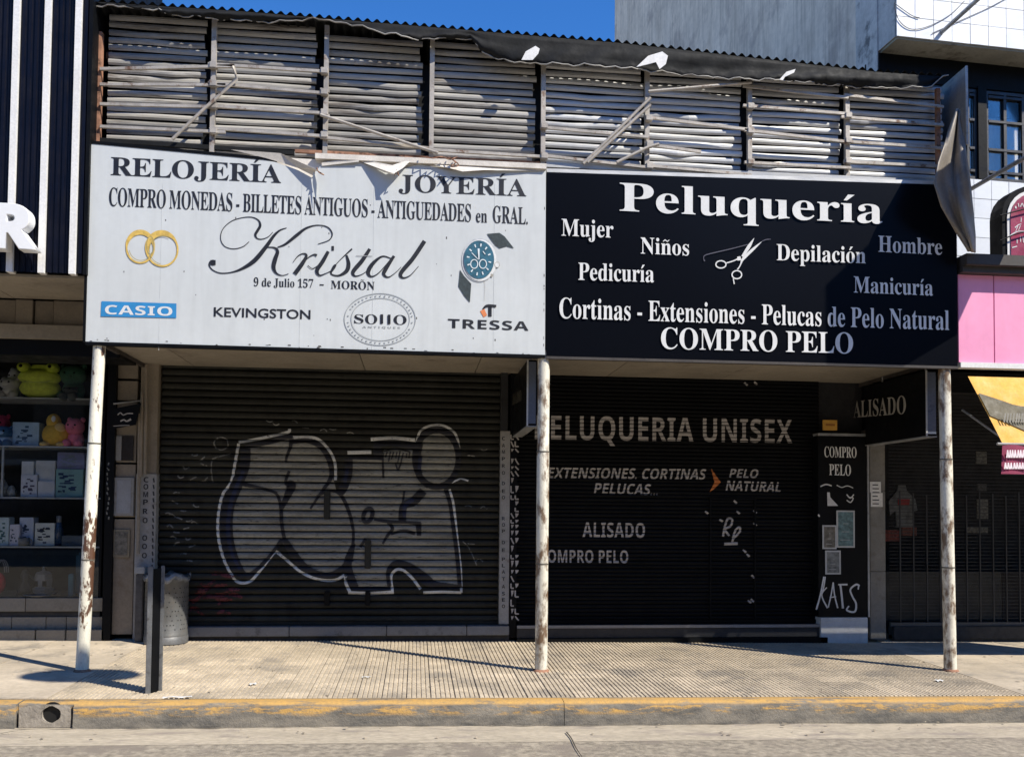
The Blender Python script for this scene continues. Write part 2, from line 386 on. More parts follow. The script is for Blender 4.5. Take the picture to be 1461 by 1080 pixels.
for pts in ([(808, 1043, 2), (815, 1052, 1.6), (822, 1066, 1.3), (832, 1081, 1)], [(0, 1053, 3), (20, 1049, 2), (36, 1047, 1)]):
    S = spline([(p[0], p[1], p[2]) for p in pts], 5); V = []
    for s in S:
        for q in (-1, 1):
            d = ray(s[0]+q*s[2]*.6, s[1]); t = (kz(0)-.176-POS.z)/d.z; p = POS+d*t; V.append((p.x, p.y, kz(p.x)-.168))
    crk.add(V, [(2*i, 2*i+1, 2*i+3, 2*i+2) for i in range(len(S)-1)])
crk.build('gutter_crack', flat('crack_dark', (.03, .026, .022)), kind='structure')

pave = MB()     # mortar bed below the tiles, reaching back under the buildings
pave.add([(x, y, gz(x, y)-.012 if y < 3 else gz(x, .3)-.012) for y in (-2.955, .3, 40) for x in (-120, -9, 12, 120)],
         [(r*4+c, r*4+c+1, r*4+c+5, r*4+c+4) for r in range(2) for c in range(3)])
pavement = pave.build('pavement', M_joint, kind='structure')
# ribbed tile, five ribs per 20 cm
def ribtile():
    mb = MB(); s = .2; n = 5; g = .0075; w_ = s/n; e = .0025
    for i in range(n):
        x0 = -s/2+i*w_+g/2; x1 = x0+w_-g; c = .004
        vs = [(x0, -s/2+e, -.009), (x0+c, -s/2+e+c, 0), (x1-c, -s/2+e+c, 0), (x1, -s/2+e, -.009), (x0, s/2-e, -.009), (x0+c, s/2-e-c, 0), (x1-c, s/2-e-c, 0), (x1, s/2-e, -.009)]
        mb.add(vs, [(0, 1, 2, 3)[::-1], (4, 5, 6, 7), (1, 5, 6, 2)[::-1], (0, 4, 5, 1), (2, 6, 7, 3)])
    mb.add([(-s/2+e, -s/2+e, -.008), (s/2-e, -s/2+e, -.008), (s/2-e, s/2-e, -.008), (-s/2+e, s/2-e, -.008)], [(0, 1, 2, 3)])
    return mb
rib = ribtile(); rib_me = rib.mesh('ribbed_tile', M_tile)
spots = []
nx = 41
for j in range(16):
    for i in range(nx):
        spots.append((-2.86+.1+i*.2, -2.945+.1+j*.2))
spots.sort(key=lambda p: -1/(math.hypot(p[0], p[1]+10.5)) if -4.2 < p[0] < 5.2 else 0)
rest = MB()
for k, (x, y) in enumerate(spots):
    dz = jit(.0012); tx, ty = jit(.004), jit(.004)
    if k < 300:
        o = bpy.data.objects.new('ribbed_tile', rib_me); col.objects.link(o); o.parent = pavement
        o.location = (x, y, gz(x, y)+dz); o.rotation_euler = (.02+tx, .009+ty, 0)
    else:
        rest.add([(x+a, y+b, gz(x+a, y+b)+c+dz) for a, b, c in rib.v], rib.f)
rest.build('ribbed_tiles', M_tile, pavement, kind='stuff')
def slab(x0, y0, x1, y1):
    g = .004; mb = MB(); z = jit(.002)
    c = [(x0+g, y0+g), (x1-g, y0+g), (x1-g, y1-g), (x0+g, y1-g)]
    mb.add([(a, b, gz(a, b)-.02+z) for a, b in c]+[(a, b, gz(a, b)+z-.001) for a, b in c], [(0, 1, 5, 4), (1, 2, 6, 5), (2, 3, 7, 6), (3, 0, 4, 7), (4, 5, 6, 7)])
    mb.build('paving_slab', M_slab, pavement)
ys = [-2.945, -2.2, -1.45, -.7, .28]
for i in range(7):
    for j in range(4): slab(-2.862-.98*(i+1), ys[j], -2.862-.98*i, ys[j+1])
for i in range(6):
    for j in range(4): slab(5.342+.98*i, ys[j], 5.342+.98*(i+1), ys[j+1])

# kerb: separate stones, one broken round a drain pipe
def kerbmat():
    m = bpy.data.materials.new('kerb_concrete'); m.use_nodes = True; t = m.node_tree; n = t.nodes; L = t.links
    b = n['Principled BSDF']; b.inputs['Roughness'].default_value = .85
    g = n.new('ShaderNodeNewGeometry'); sp = n.new('ShaderNodeSeparateXYZ'); L.new(g.outputs['Position'], sp.inputs[0])
    sn = n.new('ShaderNodeSeparateXYZ'); L.new(g.outputs['Normal'], sn.inputs[0])
    def N(s, st, det=7, ro=.7):
        mp = n.new('ShaderNodeMapping'); mp.inputs['Scale'].default_value = st; L.new(g.outputs['Position'], mp.inputs[0])
        q = n.new('ShaderNodeTexNoise'); q.inputs['Scale'].default_value = s; q.inputs['Detail'].default_value = det; q.inputs['Roughness'].default_value = ro
        L.new(mp.outputs[0], q.inputs['Vector']); return q.outputs['Fac']
    def MR(x, a, b_, c=0, d=1):
        q = n.new('ShaderNodeMapRange'); L.new(x, q.inputs[0])
        for i, v in enumerate((a, b_, c, d)): q.inputs[i+1].default_value = v
        return q.outputs[0]
    def MA(op, a, b_):
        q = n.new('ShaderNodeMath'); q.operation = op
        for i, x in enumerate((a, b_)):
            if isinstance(x, (int, float)): q.inputs[i].default_value = x
            else: L.new(x, q.inputs[i])
        return q.outputs[0]
    def MX(f, a, b_):
        q = n.new('ShaderNodeMix'); q.data_type = 'RGBA'; L.new(f, q.inputs[0])
        for s_, x in ((6, a), (7, b_)):
            if isinstance(x, tuple): q.inputs[s_].default_value = (*x, 1)
            else: L.new(x, q.inputs[s_])
        return q.outputs[2]
    base = MX(MR(N(4, (1, 1, 3)), .35, .65), (.235, .21, .17), (.10, .095, .085))
    top = MR(sn.outputs['Z'], .3, .8)
    wear_t = MR(N(2.6, (1, 3, 3), 10, .8), .40, .50)
    hz = MA('ADD', sp.outputs['Z'], MA('MULTIPLY', sp.outputs['X'], .009))      # height corrected for the fall of the street
    band = MA('MULTIPLY', MR(hz, -.135, -.10), MR(hz, -.045, -.06))
    wear_f = MA('MULTIPLY', MR(N(2.4, (1.1, 1, 6), 10, .8), .49, .55), band)
    yel = MX(MR(N(30, (1, 1, 1), 3), .3, .7), (.55, .32, .085), (.40, .25, .09))
    f = MA('MAXIMUM', MA('MULTIPLY', top, wear_t), MA('MULTIPLY', MA('SUBTRACT', 1.0, top), wear_f))
    c = MX(f, base, yel)
    L.new(c, b.inputs['Base Color'])
    bp = n.new('ShaderNodeBump'); bp.inputs['Strength'].default_value = .5; bp.inputs['Distance'].default_value = .015
    L.new(N(45, (1, 1, 1), 6), bp.inputs['Height']); L.new(bp.outputs[0], b.inputs['Normal']); return m
M_kerb = kerbmat()
kerb = thing('kerb', None, None, (0, KY0, 0)); kerb['kind'] = 'structure'
def kx(px):
    d = ray(px, 1018); t = (KY0-POS.y)/d.y; return (POS+d*t).x
edges = [-9, -6.6, kx(22), kx(104), kx(805), 6.9, 8.2, 10]
def kerbstone(x0, x1, hole=False):
    g = .0025; n = max(2, int((x1-x0)/.06)); mb = MB(); r0 = random.random()*50
    prof = [(KY1-.002, -.20), (KY1-.002, -.004), (KY1-.05, 0), (KY0+.055, -.002), (KY0+.018, -.010), (KY0+.003, -.03), (KY0, -.075), (KY0-.006, -.13), (KY0-.010, -.20)]
    if hole: prof = prof[:2]+[(KY0+.055, -.012), (KY0+.05, -.03), (KY0+.05, -.20)]
    vs = []
    for i in range(n+1):
        x = x0+g+(x1-x0-2*g)*i/n
        for k, (y, z) in enumerate(prof):
            wob = .006*math.sin(x*9+k*1.7+r0)+.004*math.sin(x*31+k*3+r0)+.004*math.sin(x*47+k*5)*math.sin(x*5.3) if 2 < k < 8 else 0
            vs.append((x, y+wob*.7, kz(x)+z+wob*.35*(k < 6)))
    K = len(prof)
    fs = [(i*K+k, i*K+k+1, (i+1)*K+k+1, (i+1)*K+k) for i in range(n) for k in range(K-1)]
    mb.add(vs, fs, True); mb.add(vs[:K], [tuple(range(K))]); mb.add(vs[-K:], [tuple(reversed(range(K)))])
    return mb.build('kerb_stone', M_kerb, kerb)
for a, b in zip(edges, edges[1:]):
    if a == kx(22): kerbstone(a, b, True)
    else: kerbstone(a, b)
hx = kx(72); hz_ = kz(hx)-.085
M_hole = flat('pipe_shade', (.004, .004, .004)); M_mort = mat('rough_mortar', (.27, .24, .20), .95, var=.25, scale=12, bump=.8, bscale=40)
mb = MB(); bm = bmesh.new()
pts = [(kx(24)+.01, -.185), (kx(103)-.01, -.185), (kx(100), -.02), (kx(88), -.01), (kx(60), -.008), (kx(26), -.03)]
outer = [Vector((x, KY0+.012, kz(x)+z)) for x, z in pts]
innr = [Vector((hx+.066*math.cos(a)*1.1, KY0+.012, hz_+.062*math.sin(a)+.004*math.sin(a*5))) for a in [2*math.pi*i/18 for i in range(18)]]
tr = tessellate_polygon([outer, list(reversed(innr))]); allv = outer+list(reversed(innr))
mb.add(allv, [tuple(t) for t in tr]); mb.build('kerb_mortar', M_mort, kerb)
MB().tube([(hx, KY0+.012, hz_), (hx, KY0+.25, hz_)], .070, 20, False).build('drain_pipe', M_mort, kerb)
MB().add([(hx+.09*math.cos(a), KY0+.04, hz_+.09*math.sin(a)) for a in [2*math.pi*i/18 for i in range(18)]], [tuple(range(18))]).build('drain_shade_disc', M_hole, kerb)  # black disc closing the pipe, the shade of its depth put into the colour

def litter(px, py, l, wd, rot, label, me=None):
    p = atg(px, py); mb = MB(); c, s = math.cos(rot), math.sin(rot)
    n = 6; mb.grid(lambda u, v: (p.x+(u-.5)*l*c-(v-.5)*wd*s, p.y+(u-.5)*l*s+(v-.5)*wd*c, gz(p.x, p.y)+.005+.012*abs(math.sin(u*5+v*3))), n, 3)
    o = mb.build('paper_scrap', M_paper, None); o.data.transform(Matrix.Translation((-p.x, -p.y, -gz(p.x, p.y)))); o.location = (p.x, p.y, gz(p.x, p.y))
    tag(o, label, 'litter', 'paper scraps on the pavement')
litter(253, 996, .22, .03, .03, 'long white paper strip lying by the kerb right of the flat post')
litter(361, 977, .07, .05, .6, 'small crumpled white paper on ribbed tiles before the graffiti shutter')
litter(523, 967, .08, .025, .0, 'thin white paper sliver on ribbed tiles left of the middle pole')
litter(1340, 972, .08, .06, .2, 'pale paper scrap at the foot of the right-hand pole')

# ================================================================== SHOP BUILDING
shop = thing('shop_building', 'low two-shop building with roller shutters under hoarding, black and white fascia signs in front', 'building', (1.2, 0, 0))
def XZ(px, py, Y=0.0): p = at(px, py, Y); return p.x, p.z
SX0, SX1 = at(228, 700).x, at(712, 700).x
KX0, KX1 = at(740, 700).x, at(1166, 700).x
PX0, PX1 = at(1166, 700, -.12).x, at(1236, 700, -.12).x
WZ = 3.14
q1_ = at(1263, 700, -.12).x
B(-3.6, .09, 0, q1_, .3, 3.3).build('back_wall', M_dark, shop)
B(-3.6, .09, 3.3, 5.65, .3, 4.7).build('back_wall', M_dark, shop)
B(-3.45, .09, 4.7, 5.7, .3, 6.0).build('upper_wall', M_dark, shop)
# shutter with horizontal slats
PROF = [(0, .026), (.05, .008), (.13, -.009), (.35, -.019), (.65, -.019), (.87, -.009), (.95, .008), (1, .026)]
PROF2 = [(0, .006), (.15, -.004), (.5, -.008), (.85, -.004), (1, .006)]
def shutter(name, x0, x1, z0, z1, pitch, prof, mt):
    root = bpy.data.objects.new(name, None); col.objects.link(root); root.parent = shop; root.matrix_parent_inverse = inv(shop)
    n = int(round((z1-z0)/pitch)); mb = MB(); nxs = 14
    mb.grid(lambda u, v: (x0+(x1-x0)*u, prof[int(round(v*(len(prof)-1)))][1], pitch*prof[int(round(v*(len(prof)-1)))][0]), nxs, len(prof)-1, False)
    me = mb.mesh('slat', mt, False)
    for k in range(n):
        o = bpy.data.objects.new('slat', me); col.objects.link(o); o.parent = root; o.location = (0, jit(.0006), z0+k*pitch+jit(.0012))
        o.rotation_euler = (0, jit(.0008), jit(.0002))
    return root
sh1 = shutter('roller_shutter', SX0, SX1, .235, 3.2, .0787, PROF, M_slat)
sh1['label'] = 'grey slatted roller shutter covered with silver graffiti'
sh2 = shutter('roller_shutter', KX0-.02, KX1+.02, .25, 3.2, .046, PROF2, M_slatk)
sh2['label'] = 'black fine slatted roller shutter with stencilled lettering'
def part(root, mb, name, mt, **k):
    o = bpy.data.objects.new(name, mb.mesh(name, mt, k.pop('fix', False))); col.objects.link(o); o.parent = root
    if root.parent is None: o.matrix_parent_inverse = inv(root)
    tag(o, **k); return o
# bottom rails, sills, locks
part(sh1, B(SX0, -.03, .205, SX1, .02, .245, .004), 'bottom_rail', M_slat, fix=True)
part(sh2, B(KX0, -.03, .21, KX1, .02, .255, .004), 'bottom_rail', M_slatk, fix=True)
for px in (467, 525):
    x, z = XZ(px, 720 if px == 467 else 790)
    part(sh1, B(x-.035, -.045, z-.16, x+.035, -.02, z+.16, .006), 'lock_plate', M_slat, fix=True)
    x, z = XZ(px, 852)
    part(sh1, B(x-.03, -.05, z-.09, x+.03, -.02, z+.07, .006), 'lock_plate', M_blk, fix=True)
# sill pieces below shutter one
xs = [SX0-.03, at(415, 895).x, at(552, 895).x, at(665, 895).x, SX1+.12]
for a, b in zip(xs, xs[1:]):
    B(a+.003, -.14, .10, b-.003, .09, .205, .006).build('sill_stone', M_sill, shop)
B(SX0-.03, -.10, -.1, SX1+.12, .085, .098).build('sill_plinth', M_dark, shop)
B(KX0-.02, -.13, .06, KX1+.05, .09, .205, .006).build('door_step', M_dark, shop)
B(KX0-.02, -.16, -.12, KX1+.05, .085, .058).build('door_plinth', M_blk, shop)
B(KX0-.02, -.145, .175, KX1+.05, -.131, .208).build('step_nosing', mat('aluminium_trim', (.20, .205, .22), .4, metal=.3), shop)

# ---- graffiti on shutter one
def fin(mb, mt, root=None, name='graffiti', kind='stuff'):
    r = root or sh1; d = drape(mb, .235 if r is sh1 else .25, .0787 if r is sh1 else .046, PROF if r is sh1 else PROF2)
    return part(r, d, name, mt, fix=False, **({'kind': kind} if name == 'graffiti' else {}))
g = MB()
A = [(352, 635), (413, 622), (448, 630), (470, 652), (475, 680), (480, 700), (495, 725), (503, 760), (500, 790), (490, 810), (470, 820), (440, 813), (415, 793), (403, 773), (375, 800), (358, 820), (340, 818), (328, 795), (320, 760), (318, 725), (325, 700), (340, 690), (345, 660)]
Bp = [(497, 652), (546, 652), (548, 641), (592, 641), (598, 680), (612, 695), (640, 698), (646, 745), (652, 790), (656, 835), (620, 833), (600, 822), (584, 806), (568, 802), (557, 812), (558, 838), (512, 838), (502, 820), (500, 800), (506, 765), (498, 732), (485, 706), (492, 690)]
patch(g, A, 0, .002); patch(g, Bp, 0, .0026); patch(g, [(p[0], p[1]) for p in ell(623, 654, 27, 36, 1, 22)[:-1]], 0, .0032)
fin(g, M_silver)
g = MB(); W = lambda P, **k: stroke(g, P, 0, .0055, **k)
W([(341, 633), (336, 660), (330, 688), (318, 706), (312, 735), (312, 765), (319, 795), (330, 818), (340, 830), (357, 829), (372, 813), (392, 788), (398, 790)], w=4)
W([(398, 789), (412, 801), (432, 817), (455, 826), (478, 827), (493, 819)], w=4)
W([(341, 631), (370, 626), (410, 617), (413, 612)], w=4); W([(418, 624), (450, 625), (468, 640), (478, 660), (479, 685)], w=4)
W([(493, 819), (494, 832), (500, 845)], w=4.5); W([(497, 845), (530, 846), (562, 844)], w=5); W([(560, 842), (558, 822), (566, 812), (576, 813)], w=4); W([(576, 813), (588, 824), (600, 840)], w=4)
W([(604, 845), (630, 844), (658, 845)], w=4); W([(658, 845), (657, 810), (652, 765), (647, 720), (641, 698)], w=3.5)
W([(529, 627), (560, 625), (592, 628)], w=5); W([(496, 646), (530, 645)], w=5); W([(594, 632), (600, 615), (616, 607), (634, 608), (650, 620), (655, 645), (652, 670), (643, 686)], w=3.5)
W([(641, 690), (652, 685), (658, 683), (668, 686)], w=2.5)
fin(g, mat('outline_spray', (.50, .51, .50), .6, var=.3, bump=0, alpha=.45))
g = MB()
W([(351, 640, 14), (349, 665, 15), (338, 692, 17), (326, 722, 18), (323, 755, 19), (328, 785, 18), (340, 812, 15), (350, 822, 10)])
W([(350, 638, 5), (385, 631, 6), (413, 623, 8), (415, 636, 5), (410, 650, 4), (408, 660, 3)])
W([(415, 631, 6), (440, 629, 7), (460, 640, 7), (471, 662, 6), (472, 682, 6), (458, 703, 4), (443, 726, 3)])
W([(345, 690, 6), (375, 697, 4), (394, 704, 4), (401, 722, 5), (402, 745, 5), (406, 768, 5)])
W([(413, 672, 4), (408, 688, 5), (416, 692, 13), (411, 706, 10), (402, 725, 6)])
W([(352, 824, 7), (375, 805, 5), (393, 783, 5), (405, 770, 7), (416, 786, 11), (434, 808, 11), (455, 819, 9), (472, 820, 8), (488, 811, 8), (502, 796, 8)])
W([(452, 708, 3), (473, 700, 4), (487, 707, 5), (498, 730, 5), (504, 755, 4), (504, 778, 4)])
W([(498, 655, 11), (496, 678, 13), (489, 698, 12), (483, 706, 8)])
W([(497, 653, 4), (545, 654, 5)]); W([(546, 650, 3), (547, 682, 3)])
W([(533, 634, 8), (560, 633, 7), (592, 637, 12)]); W([(538, 636, 12), (540, 652, 13)])
W(ell(623, 654, 31, 41, 8)); W([(598, 632, 12), (594, 655, 12), (599, 680, 9), (612, 694, 8)])
W([(505, 775, 5), (500, 790, 10), (496, 806, 12), (500, 825, 14), (508, 838, 9)]); W([(505, 839, 5), (530, 839, 5), (560, 839, 5)])
W([(556, 838, 6), (554, 816, 6), (562, 804, 7), (575, 804, 9), (590, 812, 12), (608, 827, 15), (622, 834, 10), (656, 837, 6)])
W([(636, 697, 7), (642, 720, 5), (648, 760, 6), (653, 800, 6), (656, 838, 6)])
W([(534, 741, 3), (555, 744, 5), (580, 745, 4), (600, 747, 6)]); W([(597, 746, 9), (598, 764, 6)])
W([(554, 745, 5), (560, 754, 5), (552, 765, 4), (546, 776, 3)]); W([(558, 762, 3), (575, 757, 4), (592, 761, 5)])
W([(574, 745, 11), (576, 722, 11), (590, 715, 13), (604, 700, 12)]); W([(577, 700, 3), (574, 722, 3)])
W(ell(525, 735, 6, 10, 6, rot=20)); W([(514, 780, 4), (522, 768, 4)])
for i in range(9): W([(548+i*4.6, 645+jit(2), 2), (547+i*4.6+jit(3), 657+jit(5), 2)])
W([(548, 644, 2), (565, 640, 2), (585, 645, 2)]); W([(564, 660, 2), (568, 670, 2.5), (573, 658, 2)])
fin(g, M_sprayk)
g = MB()
W([(348, 672, 5), (336, 700, 6), (328, 728, 6), (326, 760, 6), (332, 790, 5), (343, 812, 4)]); W([(496, 668, 5), (492, 690, 5)]); W([(415, 690, 6), (410, 702, 5)]); W([(590, 712, 6), (578, 722, 6), (577, 738, 4)]); W([(600, 650, 5), (598, 672, 5)])
fin(g, M_sprayn)
g = MB()
rs = random.Random(3)
W(ell(316, 633, 10, 9, 1.8)); W([(303, 655), (315, 651), (330, 647)], w=2); W([(303, 657), (302, 670), (304, 688)], w=2)
for (x, y) in [(278, 650), (288, 655), (265, 668), (258, 680), (252, 702), (250, 716), (262, 728), (280, 722), (246, 735), (256, 738), (270, 742), (247, 765), (252, 776), (268, 768), (262, 790), (271, 800), (252, 758), (241, 730), (243, 750), (266, 752), (277, 745), (274, 780), (292, 684), (276, 683), (291, 662)]:
    W([(x-4, y+rs.uniform(-3, 3)), (x, y+rs.uniform(-2, 2)), (x+5, y+rs.uniform(-4, 4))], w=2)
for (x, y) in [(420, 603), (436, 610), (462, 615), (475, 612), (500, 618), (385, 600), (394, 604), (672, 650), (690, 640), (668, 722), (690, 725), (672, 775), (684, 800)]:
    W([(x-5, y), (x, y+rs.uniform(-3, 3)), (x+5, y+1)], w=1.6)
W([(660, 772), (668, 780), (674, 792), (680, 806)], w=1.6)
fin(g, M_sprayf)
g = MB()
for i in range(16):
    x, y = rs.uniform(268, 330), rs.uniform(818, 878); W([(x, y, 3), (x+8, y+rs.uniform(-8, 8), 6), (x+20, y+rs.uniform(-8, 8), 3)])
fin(g, M_sprayr)

# ---- stencils on the salon shutter
g = MB()
txt('PELUQUERIA UNISEX', SAN, (763, 626.5), (1130, 632), 34, 0, .002, g, track=.02)
txt('EXTENSIONES. CORTINAS', SAN, (781, 682), (1005, 684), 15, 0, .002, g, slant=.2); txt('PELUCAS...', SAN, (847, 704), (938, 706), 15, 0, .002, g, slant=.2)
txt('PELO', SAN, (1040, 681), (1080, 682), 12.5, 0, .002, g, slant=.25); txt('NATURAL', SAN, (1035, 699.5), (1113, 702), 14, 0, .002, g, slant=.2)
txt('ALISADO', SAN, (831, 766), (920, 767), 21, 0, .002, g, track=.02); txt('COMPRO PELO', SAN, (770, 802), (896, 803), 18, 0, .002, g, track=.02)
fin(g, M_stencil, sh2, 'lettering')
g = MB()
W([(1031, 765, 3), (1034, 750, 3), (1038, 740, 3), (1044, 741, 3), (1042, 750, 3), (1034, 755, 3), (1040, 764, 3)]); W([(1044, 775, 3), (1048, 758, 3), (1054, 752, 3), (1055, 758, 3), (1046, 768, 3)]); W([(1033, 776, 4), (1052, 775, 4)]); W([(1026, 741, 3), (1031, 744, 3)])
for (x, y) in [(1049, 716), (1077, 730), (1077, 748), (1053, 731), (1008, 731), (1062, 786), (1067, 792), (1074, 822), (1073, 856), (1069, 858), (1064, 548), (1078, 547)]: W([(x-2.5, y-2, 2.5), (x+2, y+2, 3)])
fin(g, M_stencil, sh2)
g = MB(); patch(g, [(1014, 668), (1028, 688), (1018, 698), (1012, 702), (1019, 688)], 0, .004); fin(g, flat('orange_paint', (.45, .14, .03)), sh2, 'arrow_mark')
x0, z1 = XZ(1012, 710); x1, z0 = XZ(1078, 884)
dm = MB()
for a in ((x0, z0, x0+.02, z1), (x1-.02, z0, x1, z1), (x0+.02, z1-.02, x1-.02, z1)): dm.box(a[0], -.022, a[1], a[2], .0, a[3])
part(sh2, dm, 'wicket_door_frame', M_slatk, fix=True)

# ---- jambs, pilasters
a0, a1 = at(712, 700).x, at(726, 700).x; zt = at(718, 616).z
B(a0+.004, -.10, .22, a1, .085, zt).build('door_jamb', M_colw, shop)
B(a0+.004, -.09, zt, a1-.03, .085, WZ).build('jamb_top', M_dark, shop)
B(a1+.002, -.07, .06, KX0-.024, .085, WZ).build('door_jamb', M_blk, shop, label='narrow black strip with broken white lettering')
g = MB()
for i, (ch, y) in enumerate(zip('CAMBIOBAÑO', [627, 638, 646, 656, 667, 683, 686, 695, 703, 0])): pass
seq = [('C', 628), ('A', 638), ('M', 647), ('P', 657), ('R', 667), ('O', 677), ('D', 692), ('E', 703), ('O', 712), ('R', 742), ('O', 751), ('P', 760), ('D', 776), ('E', 787), ('P', 800), ('L', 809), ('A', 818), ('T', 828), ('A', 839), ('S', 849), ('E', 858), ('O', 867)]
for ch, y in seq: txt(ch, SAN, (716, y), (720.5, y+.1), 5, -.10, .003, g)
g.build('lettering', M_ink, shop, kind='stuff')
g = MB(); rs = random.Random(11); y = 620
while y < 880:
    h = rs.uniform(5, 12)
    for x0_, x1_ in ((729, 733), (735, 740)):
        if rs.random() < .85:
            k = rs.random()
            if k < .35: patch(g, [(x0_, y), (x1_, y), (x1_-1, y+h*.4), (x0_+1, y+h*.8)], -.07, .003)
            elif k < .7: stroke(g, [(x0_, y, 2), ((x0_+x1_)/2, y+h*.5, 2), (x1_, y+h*.9, 2)], -.07, n=2)
            else: stroke(g, [(x0_, y, 2), (x0_, y+h*.8, 2)], -.07, n=1); stroke(g, [(x0_, y+h*.8, 2), (x1_, y+h*.8, 2)], -.07, n=1)
    y += h+1.5
g.build('lettering', M_stencil, shop, kind='stuff')
# left pilaster with text
a0, a1 = at(194, 700, -.12).x, at(223, 700, -.12).x
B(a0, -.12, 0, a1, .085, at(205, 676, -.12).z).build('pilaster', M_colw, shop, label='lower pilaster half painted white with round black letters')
B(a0+.02, -.10, at(205, 676, -.12).z+.003, a1-.01, .085, 3.12).build('pilaster', M_beige, shop)
g = MB()
for ch, y in [('C', 688), ('O', 698), ('M', 709), ('P', 720), ('R', 733), ('O', 746), ('O', 771), ('O', 783), ('O', 796)]: txt(ch, SAN, (205-(y-680)*.022, y), (212-(y-680)*.022, y), 7.5, -.12, .003, g)
for k in range(14): stroke(g, [(219-k*.15, 682+k*9.5, 2), (220-k*.15, 688+k*9.5, 2)], -.12, n=1)
g.build('lettering', M_ink, shop, kind='stuff')
# pipes on the pilaster
for px, py0, py1 in ((203, 560, 680), (199, 590, 790), (209, 520, 676)):
    p, q = at(px, py0, -.16), at(px-2, py1, -.16); MB().tube([p, q], .018, 8).build('conduit_pipe', M_beige, shop)
# beige panel wall left of the pilaster
b0, b1 = at(163, 700, -.08).x, at(193, 700, -.08).x
for y0, y1 in ((505, 540), (543, 571), (574, 660), (662, 738), (740, 905)):
    z1_, z0_ = at(178, y0, -.08).z, at(178, y1, -.08).z
    B(b0, -.08, max(z0_, .02)+.003, b1, .085, z1_-.003, .003).build('wall_panel', M_beige, shop)
# right pilaster
q0, q1 = at(1241, 700, -.12).x, at(1263, 700, -.12).x
for y0, y1 in ((612, 700), (700, 815), (815, 912)):
    z1_, z0_ = at(1250, y0, -.12).z, at(1250, y1, -.12).z
    B(q0, -.12, max(z0_, -.1)+.002, q1, .085, min(z1_, 3.1)-.002, .004).build('marble_slab', M_marble, shop)
B(q0+.01, -.10, at(1250, 612, -.12).z+.004, q1, .085, WZ).build('pilaster_top', M_blk, shop)
# black advert panel "COMPRO PELO"
ap = thing('advert_panel', 'tall black panel reading COMPRO PELO with white graffiti above a white base block', 'panel', ((PX0+PX1)/2, -.1, 0))
za, zb = at(1200, 622, -.14).z, at(1200, 880, -.14).z
part(ap, B(PX0, -.14, zb, PX1, .08, za, .004), 'black_board', M_blk, fix=True)
part(ap, B(PX0-.0, -.146, za, PX1+.03, .07, za+.03), 'top_trim', M_steelw, fix=True)
part(ap, B(PX1+.001, -.15, zb, PX1+.022, -.0, za), 'side_trim', M_steelw, fix=True)
part(ap, B(PX0+.02, -.16, -.05, PX1-.01, .08, zb-.004, .004), 'base_block', flat('base_white', (.50, .50, .49), dirt=(.3, .29, .27), da=.3), fix=True)
g = MB()
txt('COMPRO', SER, (1176, 652), (1222, 653), 15, -.14, .003, g); txt('PELO', SER, (1183, 677.5), (1214, 678.5), 15.5, -.14, .003, g)
part(ap, g, 'lettering', M_inkw)
g = MB(); SS = (4.91, (1160, 690))
for P in ([(22, 880, 12), (50, 780, 11), (75, 650, 10)], [(85, 650, 8), (70, 740, 9), (45, 790, 9)], [(95, 725, 8), (60, 780, 9), (100, 870, 11)], [(105, 865, 10), (125, 780, 9), (140, 690, 9)], [(140, 690, 9), (150, 780, 9), (172, 870, 11)], [(115, 795, 8), (160, 790, 8)],
          [(190, 705, 14), (200, 790, 14), (208, 872, 15)], [(175, 705, 10), (240, 705, 12)], [(325, 715, 12), (300, 705, 13), (260, 740, 12), (275, 790, 12), (300, 840, 13), (290, 895, 13), (235, 885, 12), (250, 855, 10)], [(320, 705, 10), (315, 740, 9)]):
    stroke(g, P, -.14, .003, SS[0], SS[1])
for P in ([(50, 20, 8), (90, 5, 10), (130, 15, 8)], [(165, 10, 6), (200, 25, 6), (240, 15, 6), (280, 30, 5)], [(235, 75, 8), (260, 100, 9), (285, 75, 7)], [(235, 115, 7), (262, 130, 8), (280, 100, 7), (250, 95, 6)], [(35, 215, 12), (45, 230, 10)]):
    stroke(g, P, -.14, .003, SS[0], SS[1])
patch(g, [(98, 60), (115, 60), (120, 95), (175, 155), (100, 155)], -.14, .003, *SS)
part(ap, g, 'graffiti', mat('bright_spray', (.56, .56, .55), .6, var=.2, bump=0, alpha=.1))
def poster(x0, y0, x1, y1, label, c, tilt=0):
    Y = -.145; p = at((x0+x1)/2, y1, Y); t = thing('poster', label, 'poster', p, 'framed posters on the black panel')
    a, b = at(x0, y0, Y), at(x1, y1, Y)
    mb = MB(); fwd = .012; e = .018
    mb.box(a.x, Y-.012, b.z, b.x, Y-.002, a.z)
    part(t, mb, 'frame', flat('poster_frame', (.45, .46, .46)), fix=True); part(t, B(a.x+e, Y-.0145, b.z+e, b.x-e, Y-.011, a.z-e), 'print', c, fix=True)
    k = MB()
    for i in range(3):
        z = b.z+(a.z-b.z)*(.2+.22*i); k.box(a.x+.04+.02*i, Y-.018, z, b.x-.06-.01*i, Y-.0146, z+.006)
    part(t, k, 'print_marks', M_sprayw, fix=True)
poster(1193, 728, 1219, 781, 'tall framed poster with teal photo, uppermost of three on the black panel', flat('poster_teal', (.10, .17, .18), scale=20, var=.6))
poster(1173, 749, 1193, 783, 'small framed poster with brownish photo, leftmost of three on the black panel', flat('poster_brown', (.13, .12, .10), scale=20, var=.6))
poster(1177, 785, 1199, 819, 'small framed poster, lowest of three just above the white tag', flat('poster_grey', (.15, .16, .16), scale=20, var=.6))
